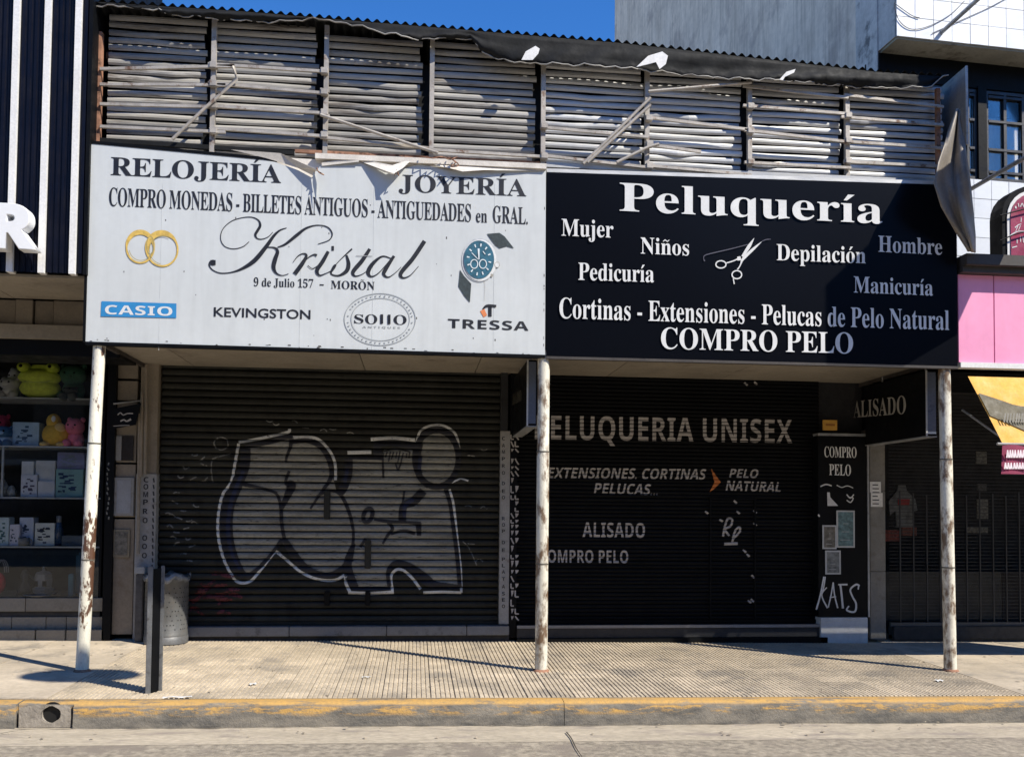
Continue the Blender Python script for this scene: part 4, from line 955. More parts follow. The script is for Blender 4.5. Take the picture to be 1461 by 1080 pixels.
# side cheek and torn sheet at the right end
CXX = at(1378, 150, -1.93).x
ck = [Vector((CXX, -1.93, at(1380, 95, -1.93).z)), Vector((CXX, -1.93, at(1384, 207, -1.93).z)), Vector((CXX, -1.35, at(1384, 214, -1.93).z)), Vector((CXX, -1.35, at(1380, 95, -1.93).z-.02))]
part(hb, MB().prism(ck, (.012, 0, 0)), 'side_sheet', M_cheek, fix=True)
part(hb, MB().bar(ck[0]+Vector((.008, -.006, 0)), ck[1]+Vector((.008, -.006, 0)), .02, .012), 'side_sheet_edge', M_galv2, fix=True)
L_ = [(1365, 155), (1352, 190), (1338, 232), (1332, 262), (1342, 295), (1362, 330), (1380, 358)]; R_ = [(1370, 158), (1375, 190), (1379, 225), (1384, 262), (1388, 300), (1391, 335), (1391, 361)]
def sheet(u, v):
    k = v*6; i = min(5, int(k)); t = k-i
    a = (L_[i][0]+(L_[i+1][0]-L_[i][0])*t, L_[i][1]+(L_[i+1][1]-L_[i][1])*t); b = (R_[i][0]+(R_[i+1][0]-R_[i][0])*t, R_[i][1]+(R_[i+1][1]-R_[i][1])*t)
    x, y = a[0]+(b[0]-a[0])*u, a[1]+(b[1]-a[1])*u
    d = .10+.22*math.sin(v*3.0)*(1-u)+.05*math.sin(u*6+v*5)+(.07 if u > .62 else 0)+.025*math.sin(u*13-v*9)+.03*abs(math.sin(v*7+u*2))
    return tuple(at(x, y, FY-d))
o = part(hb, MB().grid(sheet, 16, 24), 'torn_sheet', M_cheek); md = o.modifiers.new('thickness', 'SOLIDIFY'); md.thickness = .008

# ---- projecting box signs under the canopy
def box_sign(pxf, z0, z1, th, label, word, wp):
    X = at(pxf, 560, -1.5).x; t = thing('projecting_sign', label, 'sign', (X+th/2, -.9, z0), 'box signs projecting under the canopy')
    part(t, B(X, -1.5, z0, X+th, -.2, z1, .006), 'box', M_blk, fix=True)
    part(t, B(X+.012, -1.504, z0+.02, X+th-.012, -1.5005, z1-.02), 'end_panel', mat('sign_end', (.10, .12, .17), .35, var=.1), fix=True)
    part(t, B(X-.004, -1.508, z0, X+.012, -1.5005, z1), 'edge_trim', M_galv2, fix=True); part(t, B(X-.004, -1.5, z0-.012, X+th, -.2, z0-.001), 'bottom_trim', M_steelw, fix=True)
    p0, p1 = atx(*wp[0], X), atx(*wp[1], X); cap = (atx(wp[0][0], wp[0][1]-wp[2], X)-p0).length
    part(t, text_mb(word, SER, p0, p1, cap, (-.003, 0, 0)), 'lettering', flat('dim_letter', (.30, .29, .27)) if wp[3] else flat('faint_letter', (.07, .065, .05)))
    for y in (-1.4, -.5): part(t, MB().tube([(X+th/2, y, z1), (X+th/2, y, 3.1)], .012, 6), 'hanger', M_steelw)
box_sign(1321, 2.33, 3.02, .12, 'black box sign reading ALISADO projecting beside the right pole', 'ALISADO', ((1218, 596), (1293, 590), 23, 1))
box_sign(752, 2.36, 3.02, .10, 'black box sign with blue grey end beside the middle pole', 'ALISADO', ((727, 580), (744, 572), 14, 0))

# ---- bin and flat post
bp = at(236, 917, -.26); bz = gz(bp.x-.02, -.26); bc = Vector((at(238, 860, -.26).x, -.26, bz)); 
bn = thing('litter_bin', 'grey dented metal litter bin with torn bag, standing by the left pilaster', 'litter bin', bc)
r = .225; h = at(238, 822, -.32).z-bz
part(bn, MB().lathe(bc, [(0, .005), (r*.97, .005), (r*.97, .05), (r, .055), (r, .10), (r*.985, .105), (r*.985, h-.04), (r*1.02, h-.035), (r*1.02, h), (r*.93, h), (r*.9, .1), (0, .1)], 36), 'body', M_bin)
part(bn, MB().lathe(bc+Vector((0, 0, .003)), [(r*1.012, .0), (r*1.012, .075), (r*.99, .08)], 36), 'base_ring', M_postr if 0 else mat('bin_ring', (.13, .13, .13), .5, metal=.2, var=.2))
bg_ = MB(); bg_.grid(lambda u, v: (bc.x+(r*(1.0+.07*math.sin(v*3.1))+.010*math.sin(u*60+v*4))*math.cos(u*6.283), bc.y+(r*(1.0+.07*math.sin(v*3.1))+.010*math.sin(u*43))*math.sin(u*6.283), bc.z+h+.02-.07*v+.018*math.sin(u*31)+.01*math.sin(u*77)), 90, 5)
part(bn, bg_, 'bag', M_bag)
hol = MB()
for i in range(10):
    for j in range(22):
        a = R(180+j*8.5+(i % 2)*4); z = .16+i*(h-.28)/9
        if rs.random() < .35: continue
        c = bc+Vector((math.cos(a)*r*.992, math.sin(a)*r*.992, z)); tv = Vector((-math.sin(a), math.cos(a), 0))*.005; uv = Vector((0, 0, .005)); hol.add([c-tv-uv, c+tv-uv, c+tv+uv, c-tv+uv], [(0, 1, 2, 3)])
part(bn, hol, 'perforations', M_blk, kind='stuff')
db = thing('door_post', 'slim dark metal upright with bent top between bin and left pilaster', 'post', (at(198, 905, -.2).x, -.2, 0))
xx = at(198, 905, -.2).x; part(db, B(xx-.035, -.24, gz(xx, -.2), xx+.045, -.16, at(198, 818, -.2).z, .008), 'shaft', mat('tarnished_metal', (.07, .07, .075), .5, metal=.3, var=.5, scale=12), fix=True)
part(db, B(xx-.05, -.25, at(198, 818, -.2).z, xx+.06, -.15, at(198, 808, -.2).z, .006), 'cap', M_steelw, fix=True)
fp = atg(208, 989); fx = fp.x; z0 = gz(fx, fp.y); ht = at(212, 808, fp.y).z
ps = thing('flat_post', 'black flat upright post with grey metal edges standing near the kerb', 'post', (fx, fp.y, z0))
D = .10
M_postr = mat('post_rail_grey', (.17, .175, .18), .5, metal=.3, var=.25, scale=8, dirt=(.07, .065, .06), da=.35, dscale=14)
part(ps, B(fx-.006, fp.y, z0-.01, fx+.034, fp.y+.03, ht, .003), 'edge_rail', M_postr, fix=True)
part(ps, B(fx+.07, fp.y+D, z0-.01, fx+.095, fp.y+D+.03, ht, .003), 'edge_rail', M_postr, fix=True)
part(ps, MB().prism([(fx+.034, fp.y+.012, z0), (fx+.034, fp.y+.012, ht-.02), (fx+.07, fp.y+D+.01, ht-.02), (fx+.07, fp.y+D+.01, z0)], (.006, -.0, 0)), 'black_panel', M_blk, fix=True)

# ================================================================== LEFT NEIGHBOUR
lb = thing('toy_shop_building', 'left neighbour building with black ribbed cladding, white stripes and a toy display window', 'building', (-5, 0, 0))
LY = -1.92; zlb = at(60, 389, LY).z; XR = at(119, 380, LY).x; ZT = 9.0
B(-9, LY+.06, zlb+.004, XR+.02, .3, ZT).build('wall', M_blk, lb)
sxs = [at(x, 389, LY).x for x in (15, 60, 104)]; pitch_ = sxs[1]-sxs[0]
allx = [sxs[0]-pitch_*k for k in range(5, 0, -1)]+sxs
sw = .055
eds = [-8.4]+allx+[XR]
for a, b in zip(eds, eds[1:]):
    a_ = a+sw/2 if a in allx else a; b_ = b-sw/2 if b in allx else b
    n = max(1, int((b_-a_)/.045)); mb = MB(); pr = []
    for i in range(n):
        w0 = a_+(b_-a_)*i/n; ww = (b_-a_)/n; pr += [(w0, 0), (w0+ww*.25, 0), (w0+ww*.35, -.012), (w0+ww*.8, -.012), (w0+ww*.9, 0)]
    pr.append((b_, 0)); k = len(pr)
    mb.add([(x, LY+y, zlb) for x, y in pr]+[(x, LY+y, ZT) for x, y in pr], [(i, i+1, i+1+k, i+k) for i in range(k-1)])
    mb.build('cladding_panel', M_clad, lb)
for x in allx: B(x-sw/2+.001, LY-.035, zlb-.01, x+sw/2-.001, LY+.05, ZT).build('white_stripe', M_wht, lb)
B(XR+.001, LY-.02, zlb-.01, XR+.035, .2, ZT).build('corner_trim', M_blk, lb)
# letter R
rl = thing('sign_letter', 'big white three-dimensional letter R mounted on the black cladding', 'sign letter', at(25, 358, -2.05))
V, Fc = text2d('R', SAN); p0, p1 = at(-9, 357, -2.05), at(56, 358, -2.05); cap = (at(0, 292, -2.05)-at(0, 357, -2.05)).length
cu = bpy.data.curves.new('g', 'FONT'); cu.body = _raw('R', SAN); cu.size = 1; cu.extrude = .06; cu.offset = .028; cu.bevel_depth = .012; cu.resolution_u = 6
oo = bpy.data.objects.new('g', cu); col.objects.link(oo); bpy.context.view_layer.update()
me = bpy.data.meshes.new_from_object(oo.evaluated_get(bpy.context.evaluated_depsgraph_get())); bpy.data.objects.remove(oo)
xs_ = [v.co.x for v in me.vertices]; ys_ = [v.co.y for v in me.vertices]; sx_ = (p1.x-p0.x)/(max(xs_)-min(xs_)); sy_ = cap/(max(ys_)-min(ys_))
for v in me.vertices: v.co = Vector((p0.x+(v.co.x-min(xs_))*sx_, -2.05-v.co.z*.9, p0.z+(v.co.y-min(ys_))*sy_))
me.materials.append(mat('letter_white', (.78, .79, .80), .4, var=.04, bump=0, fine=.02)); o = bpy.data.objects.new('letter_body', me); col.objects.link(o); o.parent = rl; o.matrix_parent_inverse = inv(rl)
# soffit, upper back panels, beam, shutter box
zs1 = zlb
for i in range(6):
    x1_ = XR-.0-i*1.0; B(x1_-.995, LY+.06, zs1-.03, x1_-.003, -.95, zs1-.005).build('soffit_board', M_soff, lb)
for i, (a, b) in enumerate(((76, 120), (48, 75), (22, 47), (-30, 21), (-90, -31))):
    xa, xb = at(a, 440, -.9).x, at(b, 440, -.9).x
    B(xa+.004, -.9+.03*(i % 2), at(60, 466, -.9).z-.05, xb-.004, -.75, zs1-.032).build('wall_panel', M_beige, lb)
zb0, zb1 = at(60, 484, -.95).z, at(60, 464, -.95).z
B(-8, -.97, zb0, XR+.03, -.5, zb1).build('beam', M_soff, lb)
B(-8, -.6, zb0, XR+.03, -.1, 4.6).build('inner_wall', M_dark, lb)
B(-8, -.93, zb0-.16, XR+.03, -.4, zb0-.003).build('shutter_box', M_blk, lb)
GX1 = at(148, 700, 0).x; GX0 = -7.5
zg1, zg0 = at(60, 497, -.02).z, at(60, 853, -.02).z
B(-8, -.4, zg1, XR+.03, .0, zg1+.12).build('lintel', M_blk, lb)
win = B(GX0, .95, zg0, GX1, 1.0, zg1, 0).build('display_window', M_void, lb)
part2 = lambda mb, n, mt, **k: mb.build(n, mt, win, **k)
def sub(mb, n, mt, **k):
    o = bpy.data.objects.new(n, mb.mesh(n, mt, True)); col.objects.link(o); o.parent = win; tag(o, **k); return o
win.matrix_parent_inverse = inv(lb)
def sub(mb, n, mt, **k):
    o = bpy.data.objects.new(n, mb.mesh(n, mt, True)); col.objects.link(o); o.parent = win; tag(o, **k); return o
sub(B(GX0, -.015, zg0+.01, GX1-.03, -.009, zg1-.02), 'pane', M_glass)
sub(B(GX0, 0, zg1-.03, GX1, .96, zg1-.0), 'window_ceiling', M_void); sub(B(GX1-.025, -.02, zg0, GX1, .95, zg1-.03), 'side_frame', M_blk)
sub(B(GX0, .0, zg0-.04, GX1-.03, .95, zg0), 'display_floor', M_void)
SH = []
for y in (567, 636, 709, 779):
    z = at(60, y, .06).z; SH.append(z); sub(B(GX0, .05, z-.018, GX1-.03, .60, z-.003), 'shelf', M_shelf)
SH = dict(zip('abcd', SH)); SH['e'] = zg0+.002
sub(B(at(3, 700, .08).x-.01, .07, SH['c'], at(3, 700, .08).x+.01, .09, SH['b']-.02), 'shelf_post', M_shelf)
# stall riser stones
def riser(xs2, y0, y1, Y, mt, nm='riser_stone'):
    for a, b in zip(xs2, xs2[1:]):
        xa, xb = at(a, 870, Y).x, at(b, 870, Y).x; B(xa+.003, Y, at(60, y1, Y).z, xb-.003, .9, at(60, y0, Y).z, .004).build(nm, mt, lb)
riser([-260, -130, 36, 150], 853, 872, -.06, M_stone)
riser([-260, -140, 17, 66, 95, 150], 880, 897, -.05, M_stone)
B(GX0, -.03, at(60, 880, -.05).z+.002, GX1, .9, at(60, 872, -.06).z-.002).build('riser_joint', M_dark, lb)
for a, b in ((-260, -120), (-119, 52), (53, 95), (96, 150)):
    xa, xb = at(a, 903, -.1).x, at(b, 903, -.1).x; B(xa+.003, -.14, -.05, xb-.003, .8, at(60, 898, -.12).z, .006).build('step_stone', M_stone, lb)
B(-8, .9, -.1, GX1, 1.2, 3.6).build('rear_wall', M_void, lb)

# goods in the window
def goods(name, label, cat, px, shelf, Y, group=None):
    x = at(px, 640, Y).x; return thing(name, label, cat, (x, Y, SH[shelf]), group), Vector((x, Y, SH[shelf]))
def pl(c, rough=.95, n=None): return mat('plush_%d_%d_%d' % tuple(int(v*999) for v in c), lite(c), rough, var=.15, scale=25, bump=.5, bscale=180)
def toy(label, px, shelf, Y, c, h, w_, kind, group='plush toys in the display window', c2=None, name='plush_toy'):
    t, o = goods(name, label, 'plush toy', px, shelf, Y, group); m_ = pl(c); k = pl(c2) if c2 else m_
    if kind == 'frog':
        part(t, MB().ball(o+Vector((0, 0, h*.30)), (w_*.47, .16, h*.31)), 'body', m_)
        part(t, MB().ball(o+Vector((0, -.02, h*.60)), (w_*.49, .16, h*.25)), 'head', m_)
        for s in (-1, 1):
            e = part(t, MB().ball(o+Vector((s*w_*.33, -.06, h*.87)), (w_*.15, .10, h*.15)), 'eye', m_); part(t, MB().ball(o+Vector((s*w_*.33, -.15, h*.88)), .02), 'pupil', M_blk)
        part(t, MB().box(o.x-w_*.2, o.y-.07, o.z+h*.82, o.x+w_*.22, o.y+.05, o.z+h*.95, .02), 'ribbon', m_)
        part(t, MB().tube([o+Vector((w_*.36*math.cos(a), -.14-.04*math.cos(a)*0, h*.5+.03*math.sin(a))) for a in [R(200+i*14) for i in range(11)]], .008, 6), 'mouth', pl((.25, .28, .05)))
    elif kind == 'bird':
        part(t, MB().ball(o+Vector((0, 0, h*.36)), (w_*.5, .15, h*.38)), 'body', m_); part(t, MB().ball(o+Vector((-w_*.08, -.02, h*.75)), (w_*.25, .1, h*.25)), 'head', m_)
        part(t, MB().ball(o+Vector((w_*.02, -.11, h*.82)), (.022, .02, .035)), 'eye', pl((.7, .7, .6))); part(t, MB().ball(o+Vector((w_*.22, -.08, h*.55)), (w_*.2, .06, h*.16)), 'bill', k)
        for s in (-1, 1): part(t, MB().ball(o+Vector((s*w_*.3, -.10, h*.06)), (.05, .07, .03)), 'foot', k)
    elif kind == 'bear':
        part(t, MB().ball(o+Vector((0, 0, h*.28)), (w_*.42, .11, h*.3)), 'body', k); part(t, MB().ball(o+Vector((0, -.03, h*.68)), (w_*.5, .13, h*.3)), 'head', m_)
        for s in (-1, 1): part(t, MB().ball(o+Vector((s*w_*.36, 0, h*.93)), (w_*.13, .04, h*.09)), 'ear', m_); part(t, MB().ball(o+Vector((s*w_*.18, -.145, h*.72)), .012), 'eye', M_blk); part(t, MB().ball(o+Vector((s*w_*.32, -.1, h*.10)), (.05, .06, .05)), 'foot', m_)
        part(t, MB().ball(o+Vector((0, -.155, h*.62)), (.03, .02, .02)), 'nose', k)
    return t
def hp(y0, y1, Y=.2): return (at(60, y0, Y)-at(60, y1, Y)).length
def wp_(x0, x1, Y=.2): return (at(x0, 600, Y)-at(x1, 600, Y)).length
toy('big lime green frog plush with ribbon on the top shelf', 55, 'a', .22, (.28, .36, .03), hp(512, 562), wp_(26, 88), 'frog')
toy('grey plush with white snout at the left end of the top shelf', 13, 'a', .20, (.20, .19, .18), hp(533, 562), wp_(0, 27), 'bear', c2=(.26, .25, .23))
toy('small white plush head peeping beside the lime frog', 22, 'a', .38, (.36, .35, .32), hp(516, 562), wp_(12, 32), 'bear')
toy('dark green slumped plush right of the lime frog', 103, 'a', .3, (.02, .06, .035), hp(510, 562), wp_(86, 124), 'bear')
toy('dark grey plush between the frog and the green plush', 100, 'a', .16, (.03, .035, .03), hp(545, 562), wp_(92, 111), 'bear')
toy('orange duck plush with bill on the second shelf', 80, 'b', .2, (.40, .19, .02), hp(585, 632), wp_(61, 100), 'bird', c2=(.45, .22, .08))
toy('pink bear plush sitting at the right end of the second shelf', 108, 'b', .22, (.34, .08, .12), hp(590, 632), wp_(96, 122), 'bear')
toy('navy blue plush at the left end of the second shelf', 9, 'b', .2, (.02, .06, .12), hp(604, 632), wp_(0, 20), 'bear', c2=(.15, .22, .30))
toy('crimson plush with round ear behind the navy plush', 4, 'b', .4, (.22, .02, .05), hp(585, 632), wp_(-8, 12), 'bear')
def carton(label, x0, x1, y0, shelf, Y, c, dep=.14, lift=0.0, marks=1, mc=(.05, .08, .14), nm='toy_box', top=None):
    zb_ = SH[shelf]+lift; a = at(x0, y0, Y); b = at(x1, y0, Y)
    t = thing(nm, label, 'box', ((a.x+b.x)/2, Y, zb_), 'boxed goods in the display window')
    part(t, B(a.x, Y, zb_, b.x, Y+dep, a.z, .004), 'carton', flat('card_%d_%d_%d_%d' % (*[int(v*999) for v in c], int(x0)), lite(c), .6), fix=True)
    if marks:
        k = MB(); r_ = random.Random(int(x0*7+y0))
        H_, W_ = a.z-zb_, b.x-a.x
        for i in range(6+marks*3):
            u0, v0 = r_.uniform(.08, .6), r_.uniform(.08, .8); k.box(a.x+W_*u0, Y-.003, zb_+H_*v0, a.x+W_*min(.94, u0+r_.uniform(.06, .28)), Y-.0005-.0003*i, zb_+H_*min(.95, v0+r_.uniform(.03, .09)))
        part(t, k, 'print', flat('print_%d_%d_%d' % tuple(int(v*999) for v in mc), mc), fix=True)
    return t
carton('pale blue gift bag with white tissue on the second shelf', 18, 56, 602, 'b', .18, (.16, .22, .27), marks=2, mc=(.03, .08, .16), nm='gift_bag')
carton('small grey carton on top of the printed carton, third shelf', 31, 48, 658, 'c', .17, (.26, .26, .25), lift=hp(676, 705, .17), marks=0)
carton('white carton leaning at the stack top, third shelf', 51, 79, 657, 'c', .20, (.22, .22, .21), lift=hp(684, 705, .2), marks=0)
carton('white carton with purple print at the left of the stack', 30, 53, 677, 'c', .14, (.26, .26, .27), marks=3, mc=(.09, .08, .13))
carton('plain white carton at the stack bottom right, third shelf', 54, 78, 686, 'c', .15, (.25, .25, .25), marks=0)
carton('teal printed puzzle box on the third shelf', 80, 119, 669, 'c', .15, (.09, .16, .15), marks=5, mc=(.02, .05, .13))
carton('purple printed puzzle box lying on top of the teal one', 82, 121, 645, 'c', .18, (.07, .07, .12), lift=hp(668, 705, .18), marks=5, mc=(.16, .18, .22))
carton('pale box with teal stripe at the left end of the fourth shelf', -4, 13, 738, 'd', .14, (.24, .28, .28), marks=2, mc=(.05, .15, .16))
carton('low white box before the mug carton, fourth shelf', 14, 28, 748, 'd', .13, (.28, .27, .30), marks=1)
carton('white mug carton with blue picture on the fourth shelf', 28, 48, 738, 'd', .2, (.22, .24, .28), marks=3, mc=(.04, .07, .13))
carton('square white carton with dark diagrams on the fourth shelf', 50, 78, 746, 'd', .15, (.27, .28, .26), marks=5, mc=(.03, .04, .07))
carton('low dark glass box at the right end of the fourth shelf', 88, 118, 764, 'd', .15, (.03, .04, .05), marks=1)
t, o = goods('bottle', 'blue bottle with white cap standing on the fourth shelf', 'bottle', 87, 'd', .2); hh = hp(733, 776)
part(t, MB().lathe(o, [(0, 0), (.045, 0), (.05, hh*.5), (.035, hh*.72), (.02, hh*.8), (0, hh*.8)], 16), 'body', flat('bottle_blue', (.03, .06, .12), .3)); part(t, MB().lathe(o+Vector((0, 0, hh*.78)), [(.026, 0), (.03, hh*.2), (0, hh*.22)], 14), 'cap', M_colw)
t, o = goods('mug', 'round white mug standing before the mug carton', 'mug', 38, 'd', .1); part(t, MB().lathe(o, [(0, 0), (.055, 0), (.06, .09), (.052, .09), (.05, .01)], 18), 'cup', M_colw); part(t, MB().tube([o+Vector((.055+.03*math.sin(a), 0, .045+.03*math.cos(a))) for a in [R(20*i) for i in range(10)]], .008, 6), 'handle', M_colw)
t, o = goods('ornament', 'pale glass ornament at the left end of the third shelf', 'ornament', 5, 'c', .15); part(t, MB().lathe(o, [(0, 0), (.05, 0), (.07, .1), (.04, .16), (.015, .2), (.02, .26), (0, .28)], 14), 'body', flat('ornament', (.25, .25, .23), .3, var=.5, scale=40)); part(t, MB().lathe(o+Vector((.1, 0, 0)), [(0, 0), (.04, 0), (.05, .06), (.02, .12), (0, .13)], 12), 'small_body', flat('ornament', (.25, .25, .23)))
t, o = goods('lantern', 'white tin lantern with pointed lid on the window floor', 'lantern', 67, 'e', .3); s_ = hp(805, 840, .3)
part(t, MB().lathe(o+Vector((0, 0, .02)), [(0, 0), (.10, 0), (.12, s_*.2), (.09, s_*.25), (.10, s_*.6), (.09, s_*.78), (.03, s_*.8)], 6, False), 'body', M_colw); part(t, MB().lathe(o+Vector((0, 0, .02+s_*.8)), [(.085, 0), (.07, .02), (.02, .035), (.008, .08), (0, .085)], 14), 'lid', M_colw)
for s in (-1, 1): part(t, B(o.x+s*.045-.02, o.y-.095, o.z+s_*.38, o.x+s*.045+.02, o.y-.085, o.z+s_*.6), 'lantern_window', M_blk, fix=True)
t, o = goods('cloth_bag', 'blue bag with teal side at the right end of the window floor', 'bag', 132, 'e', .25); part(t, B(o.x-.14, o.y-.05, o.z, o.x+.10, o.y+.12, o.z+hp(790, 852), .03), 'body', flat('teal_bag', (.008, .05, .085))); part(t, B(o.x-.20, o.y-.08, o.z, o.x-.145, o.y+.02, o.z+.25, .01), 'side', flat('cyan_card', (.02, .14, .20)))
t, o = goods('toy_basket', 'red toy with wire loops at the left of the window floor', 'toy', 4, 'e', .25); part(t, MB().ball(o+Vector((0, 0, .14)), (.07, .06, .12)), 'body', pl((.25, .012, .02)))
for k in range(3): part(t, MB().tube([o+Vector((.06*math.cos(a)+.02*k, 0, .26+.14*math.sin(a))) for a in [R(i*22) for i in range(9)]], .006, 5), 'wire_loop', M_colw)
t, o = goods('dish', 'dark oval dish lying below the lantern', 'dish', 66, 'e', .12); part(t, MB().lathe(o, [(0, 0), (.15, .0), (.2, .03), (.19, .035), (.14, .01), (0, .01)], 20), 'bowl', flat('dish_dark', (.10, .10, .10), .3)); part(t, MB().ball(o+Vector((.02, -.05, .035)), (.05, .03, .02)), 'sweets', M_colw)
t, o = goods('figurine', 'dark bottle-shaped figurine left of the lantern', 'figurine', 41, 'e', .3); part(t, MB().lathe(o, [(0, 0), (.08, 0), (.07, .1), (.035, .16), (.05, .22), (.03, .28), (0, .29)], 14), 'body', flat('figurine_grey', (.06, .06, .055))); part(t, MB().tube([o+Vector((.03, -.02, .24)), o+Vector((.13, -.02, .16))], .012, 6), 'arm', flat('figurine_grey', (.06, .06, .055)))

# ================================================================== RIGHT SIDE
rb = thing('tiled_building', 'taller right neighbour building with grey bare side wall, white tiled balcony and dark windows', 'building', (7.5, 2, 0))
PHI = R(4.0); OX = at(1253, 75, 0).x; du = Vector((math.cos(PHI), math.sin(PHI), 0)); dn = Vector((math.sin(PHI), -math.cos(PHI), 0))
def L3(u, v, z): return Vector((OX, 0, 0))+du*u+dn*v+Vector((0, 0, z))       # v>0 comes out towards the street
def atl(px, py, v=0.0):
    o = L3(0, v, 0); d = ray(px, py); t = (o-POS).dot(dn)/d.dot(dn); p = POS+d*t; q = p-Vector((OX, 0, 0)); return q.dot(du), p.z
def boxl(u0, v0, z0, u1, v1, z1):
    mb = MB(); vs = [L3(u, v, z) for u in (u0, u1) for v in (v0, v1) for z in (z0, z1)]
    return mb.add(vs, [(0, 1, 3, 2), (4, 6, 7, 5), (0, 4, 5, 1), (2, 3, 7, 6), (0, 2, 6, 4), (1, 5, 7, 3)])
BV = .38
ZB = atl(1278, 49, BV)[1]; ZS = atl(1253, 75, 0)[1]; zb_ = (ZB+ZS)/2
pf = atx(877, 62, OX)
wl = MB().grid(lambda u, v: (OX+.0, 0-.0+u*(pf.y), 3.5+v*10), 24, 10, False); 
B(OX, .02, 3.6, OX+.35, pf.y, 30).build('party_wall', M_wall, rb)
B(OX+.36, 3.0, 3.6, OX+9, 3.3, 20).build('inner_wall', M_void, rb)
for a, b in ((.0, .62),):
    B(OX-.012, .0, 3.6, OX-.0005, .55, zb_+3).build('wall_edge_strip', M_conc, rb)
boxl(-.012, 0, zb_, 7, -.018, 14).build('front_wall', M_conc, rb)
# balcony
boxl(0, 0, zb_+.0, 7, BV-.015, zb_+3).build('balcony', M_conc, rb)
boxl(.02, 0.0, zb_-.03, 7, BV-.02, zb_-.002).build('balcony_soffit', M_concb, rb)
def tiles(u0, u1, z0, z1, v, p=.245, root=rb):
    B_ = boxl(u0, v-.03, z0, u1, v-.006, z1).build('tile_backing', M_grout, root)
    nu, nz = int(round((u1-u0)/p)), int(round((z1-z0)/p)); pu, pz = (u1-u0)/nu, (z1-z0)/nz; g_ = .0038; me = None
    for j in range(nz):
        for i in range(nu):
            if me is None:
                mb = MB(); vs = [du*a+dn*b+Vector((0, 0, c)) for a in (g_, pu-g_) for b in (-.004, .004) for c in (g_, pz-g_)]
                mb.add(vs, [(0, 1, 3, 2), (4, 6, 7, 5), (0, 4, 5, 1), (2, 3, 7, 6), (0, 2, 6, 4), (1, 5, 7, 3)]); me = mb.mesh('wall_tile', M_glaz)
            o = bpy.data.objects.new('wall_tile', me); col.objects.link(o); o.parent = root; o.matrix_parent_inverse = inv(root)
            o.location = L3(u0+i*pu, v, z0+j*pz)+dn*jit(.001); o.rotation_euler = (jit(.004), 0, jit(.004))
tiles(0.0, .245*11, zb_-.01, zb_-.01+.245*7, BV)
# windows
wz0 = atl(1400, 257, 0)[1]; wz1 = zb_-.03
uA = atl(1310, 200, 0)[0]
boxl(.0, -.28, wz0-.1, 7, -.30, wz1).build('window_backdrop', M_void, rb)
cur = boxl(.3, -.12, wz0, 4, -.122, wz1-.62); cur.build('curtain', M_curt, rb)
boxl(0, 0.02, wz1-.32, 7, -.1, wz1).build('window_head', M_blk, rb)
def wframe(pu0, pu1, cols, rows, ztop_):
    u0, u1 = atl(pu0, 200, 0)[0], atl(pu1, 200, 0)[0]
    w_ = boxl(u0, .0, wz0, u0+.035, -.08, ztop_).build('window', M_frame, rb)
    def s(mb, n, m): 
        o = bpy.data.objects.new(n, mb.mesh(n, m, True)); col.objects.link(o); o.parent = w_; return o
    s(boxl(u1-.035, .0, wz0, u1, -.08, ztop_), 'frame_bar', M_frame); s(boxl(u0, .001, ztop_-.04, u1, -.079, ztop_), 'frame_bar', M_frame); s(boxl(u0, .001, wz0, u1, -.079, wz0+.04), 'frame_bar', M_frame)
    s(boxl(u0+.036, -.03, wz0+.04, u1-.036, -.036, ztop_-.04), 'pane', M_glassb)
    for i in range(1, cols): u = u0+(u1-u0)*i/cols; s(boxl(u-.02, .0, wz0+.04, u+.02, -.05, ztop_-.04), 'glazing_bar', M_frame)
    for z in rows: s(boxl(u0+.036, .006, z-.015, u1-.036, -.052, z+.015), 'glazing_bar', M_frame)
rows = [atl(1430, y, 0)[1] for y in (247, 215, 175, 140)]
wframe(1380, 1394, 1, rows, wz1-.33); wframe(1407, 1462, 2, rows, wz1-.33); wframe(1478, 1540, 2, rows, wz1-.33); wframe(1330, 1372, 2, rows, wz1-.33)
boxl(atl(1394, 200, 0)[0], .03, wz0, atl(1406, 200, 0)[0], -.2, wz1-.3).build('mullion_post', M_blk, rb)
ck_ = MB()
for i in range(3):
    u_ = atl(1400, 100)[0]+.4*i
# lower tiled wall
u0 = 0.3; zt_ = wz0-.004; 
tiles(.3, .3+.245*10, zt_-.245*5, zt_, .02)
boxl(.0, 0, 3.2, 7, -.019, wz0).build('parapet_wall', M_conc, rb)
# loose cables on the balcony front
cab = thing('loose_cables', 'thin grey cables drooping across the white tiled balcony front', 'cable', L3(1, BV+.02, zb_+.3))
for P in ([(1276, 8), (1283, 30), (1300, 42), (1325, 38), (1355, 22), (1376, 2)], [(1276, 5), (1300, 22), (1312, 26)], [(1330, 48), (1370, 30), (1410, 12), (1440, -4)]):
    q = []
    for x, y in spline(P, 5): u, z = atl(x, y, BV+.015); q.append(L3(u, BV+.015, z))
    part(cab, MB().tube(q, .0045, 5), 'cable', flat('cable_grey', (.12, .12, .13)))
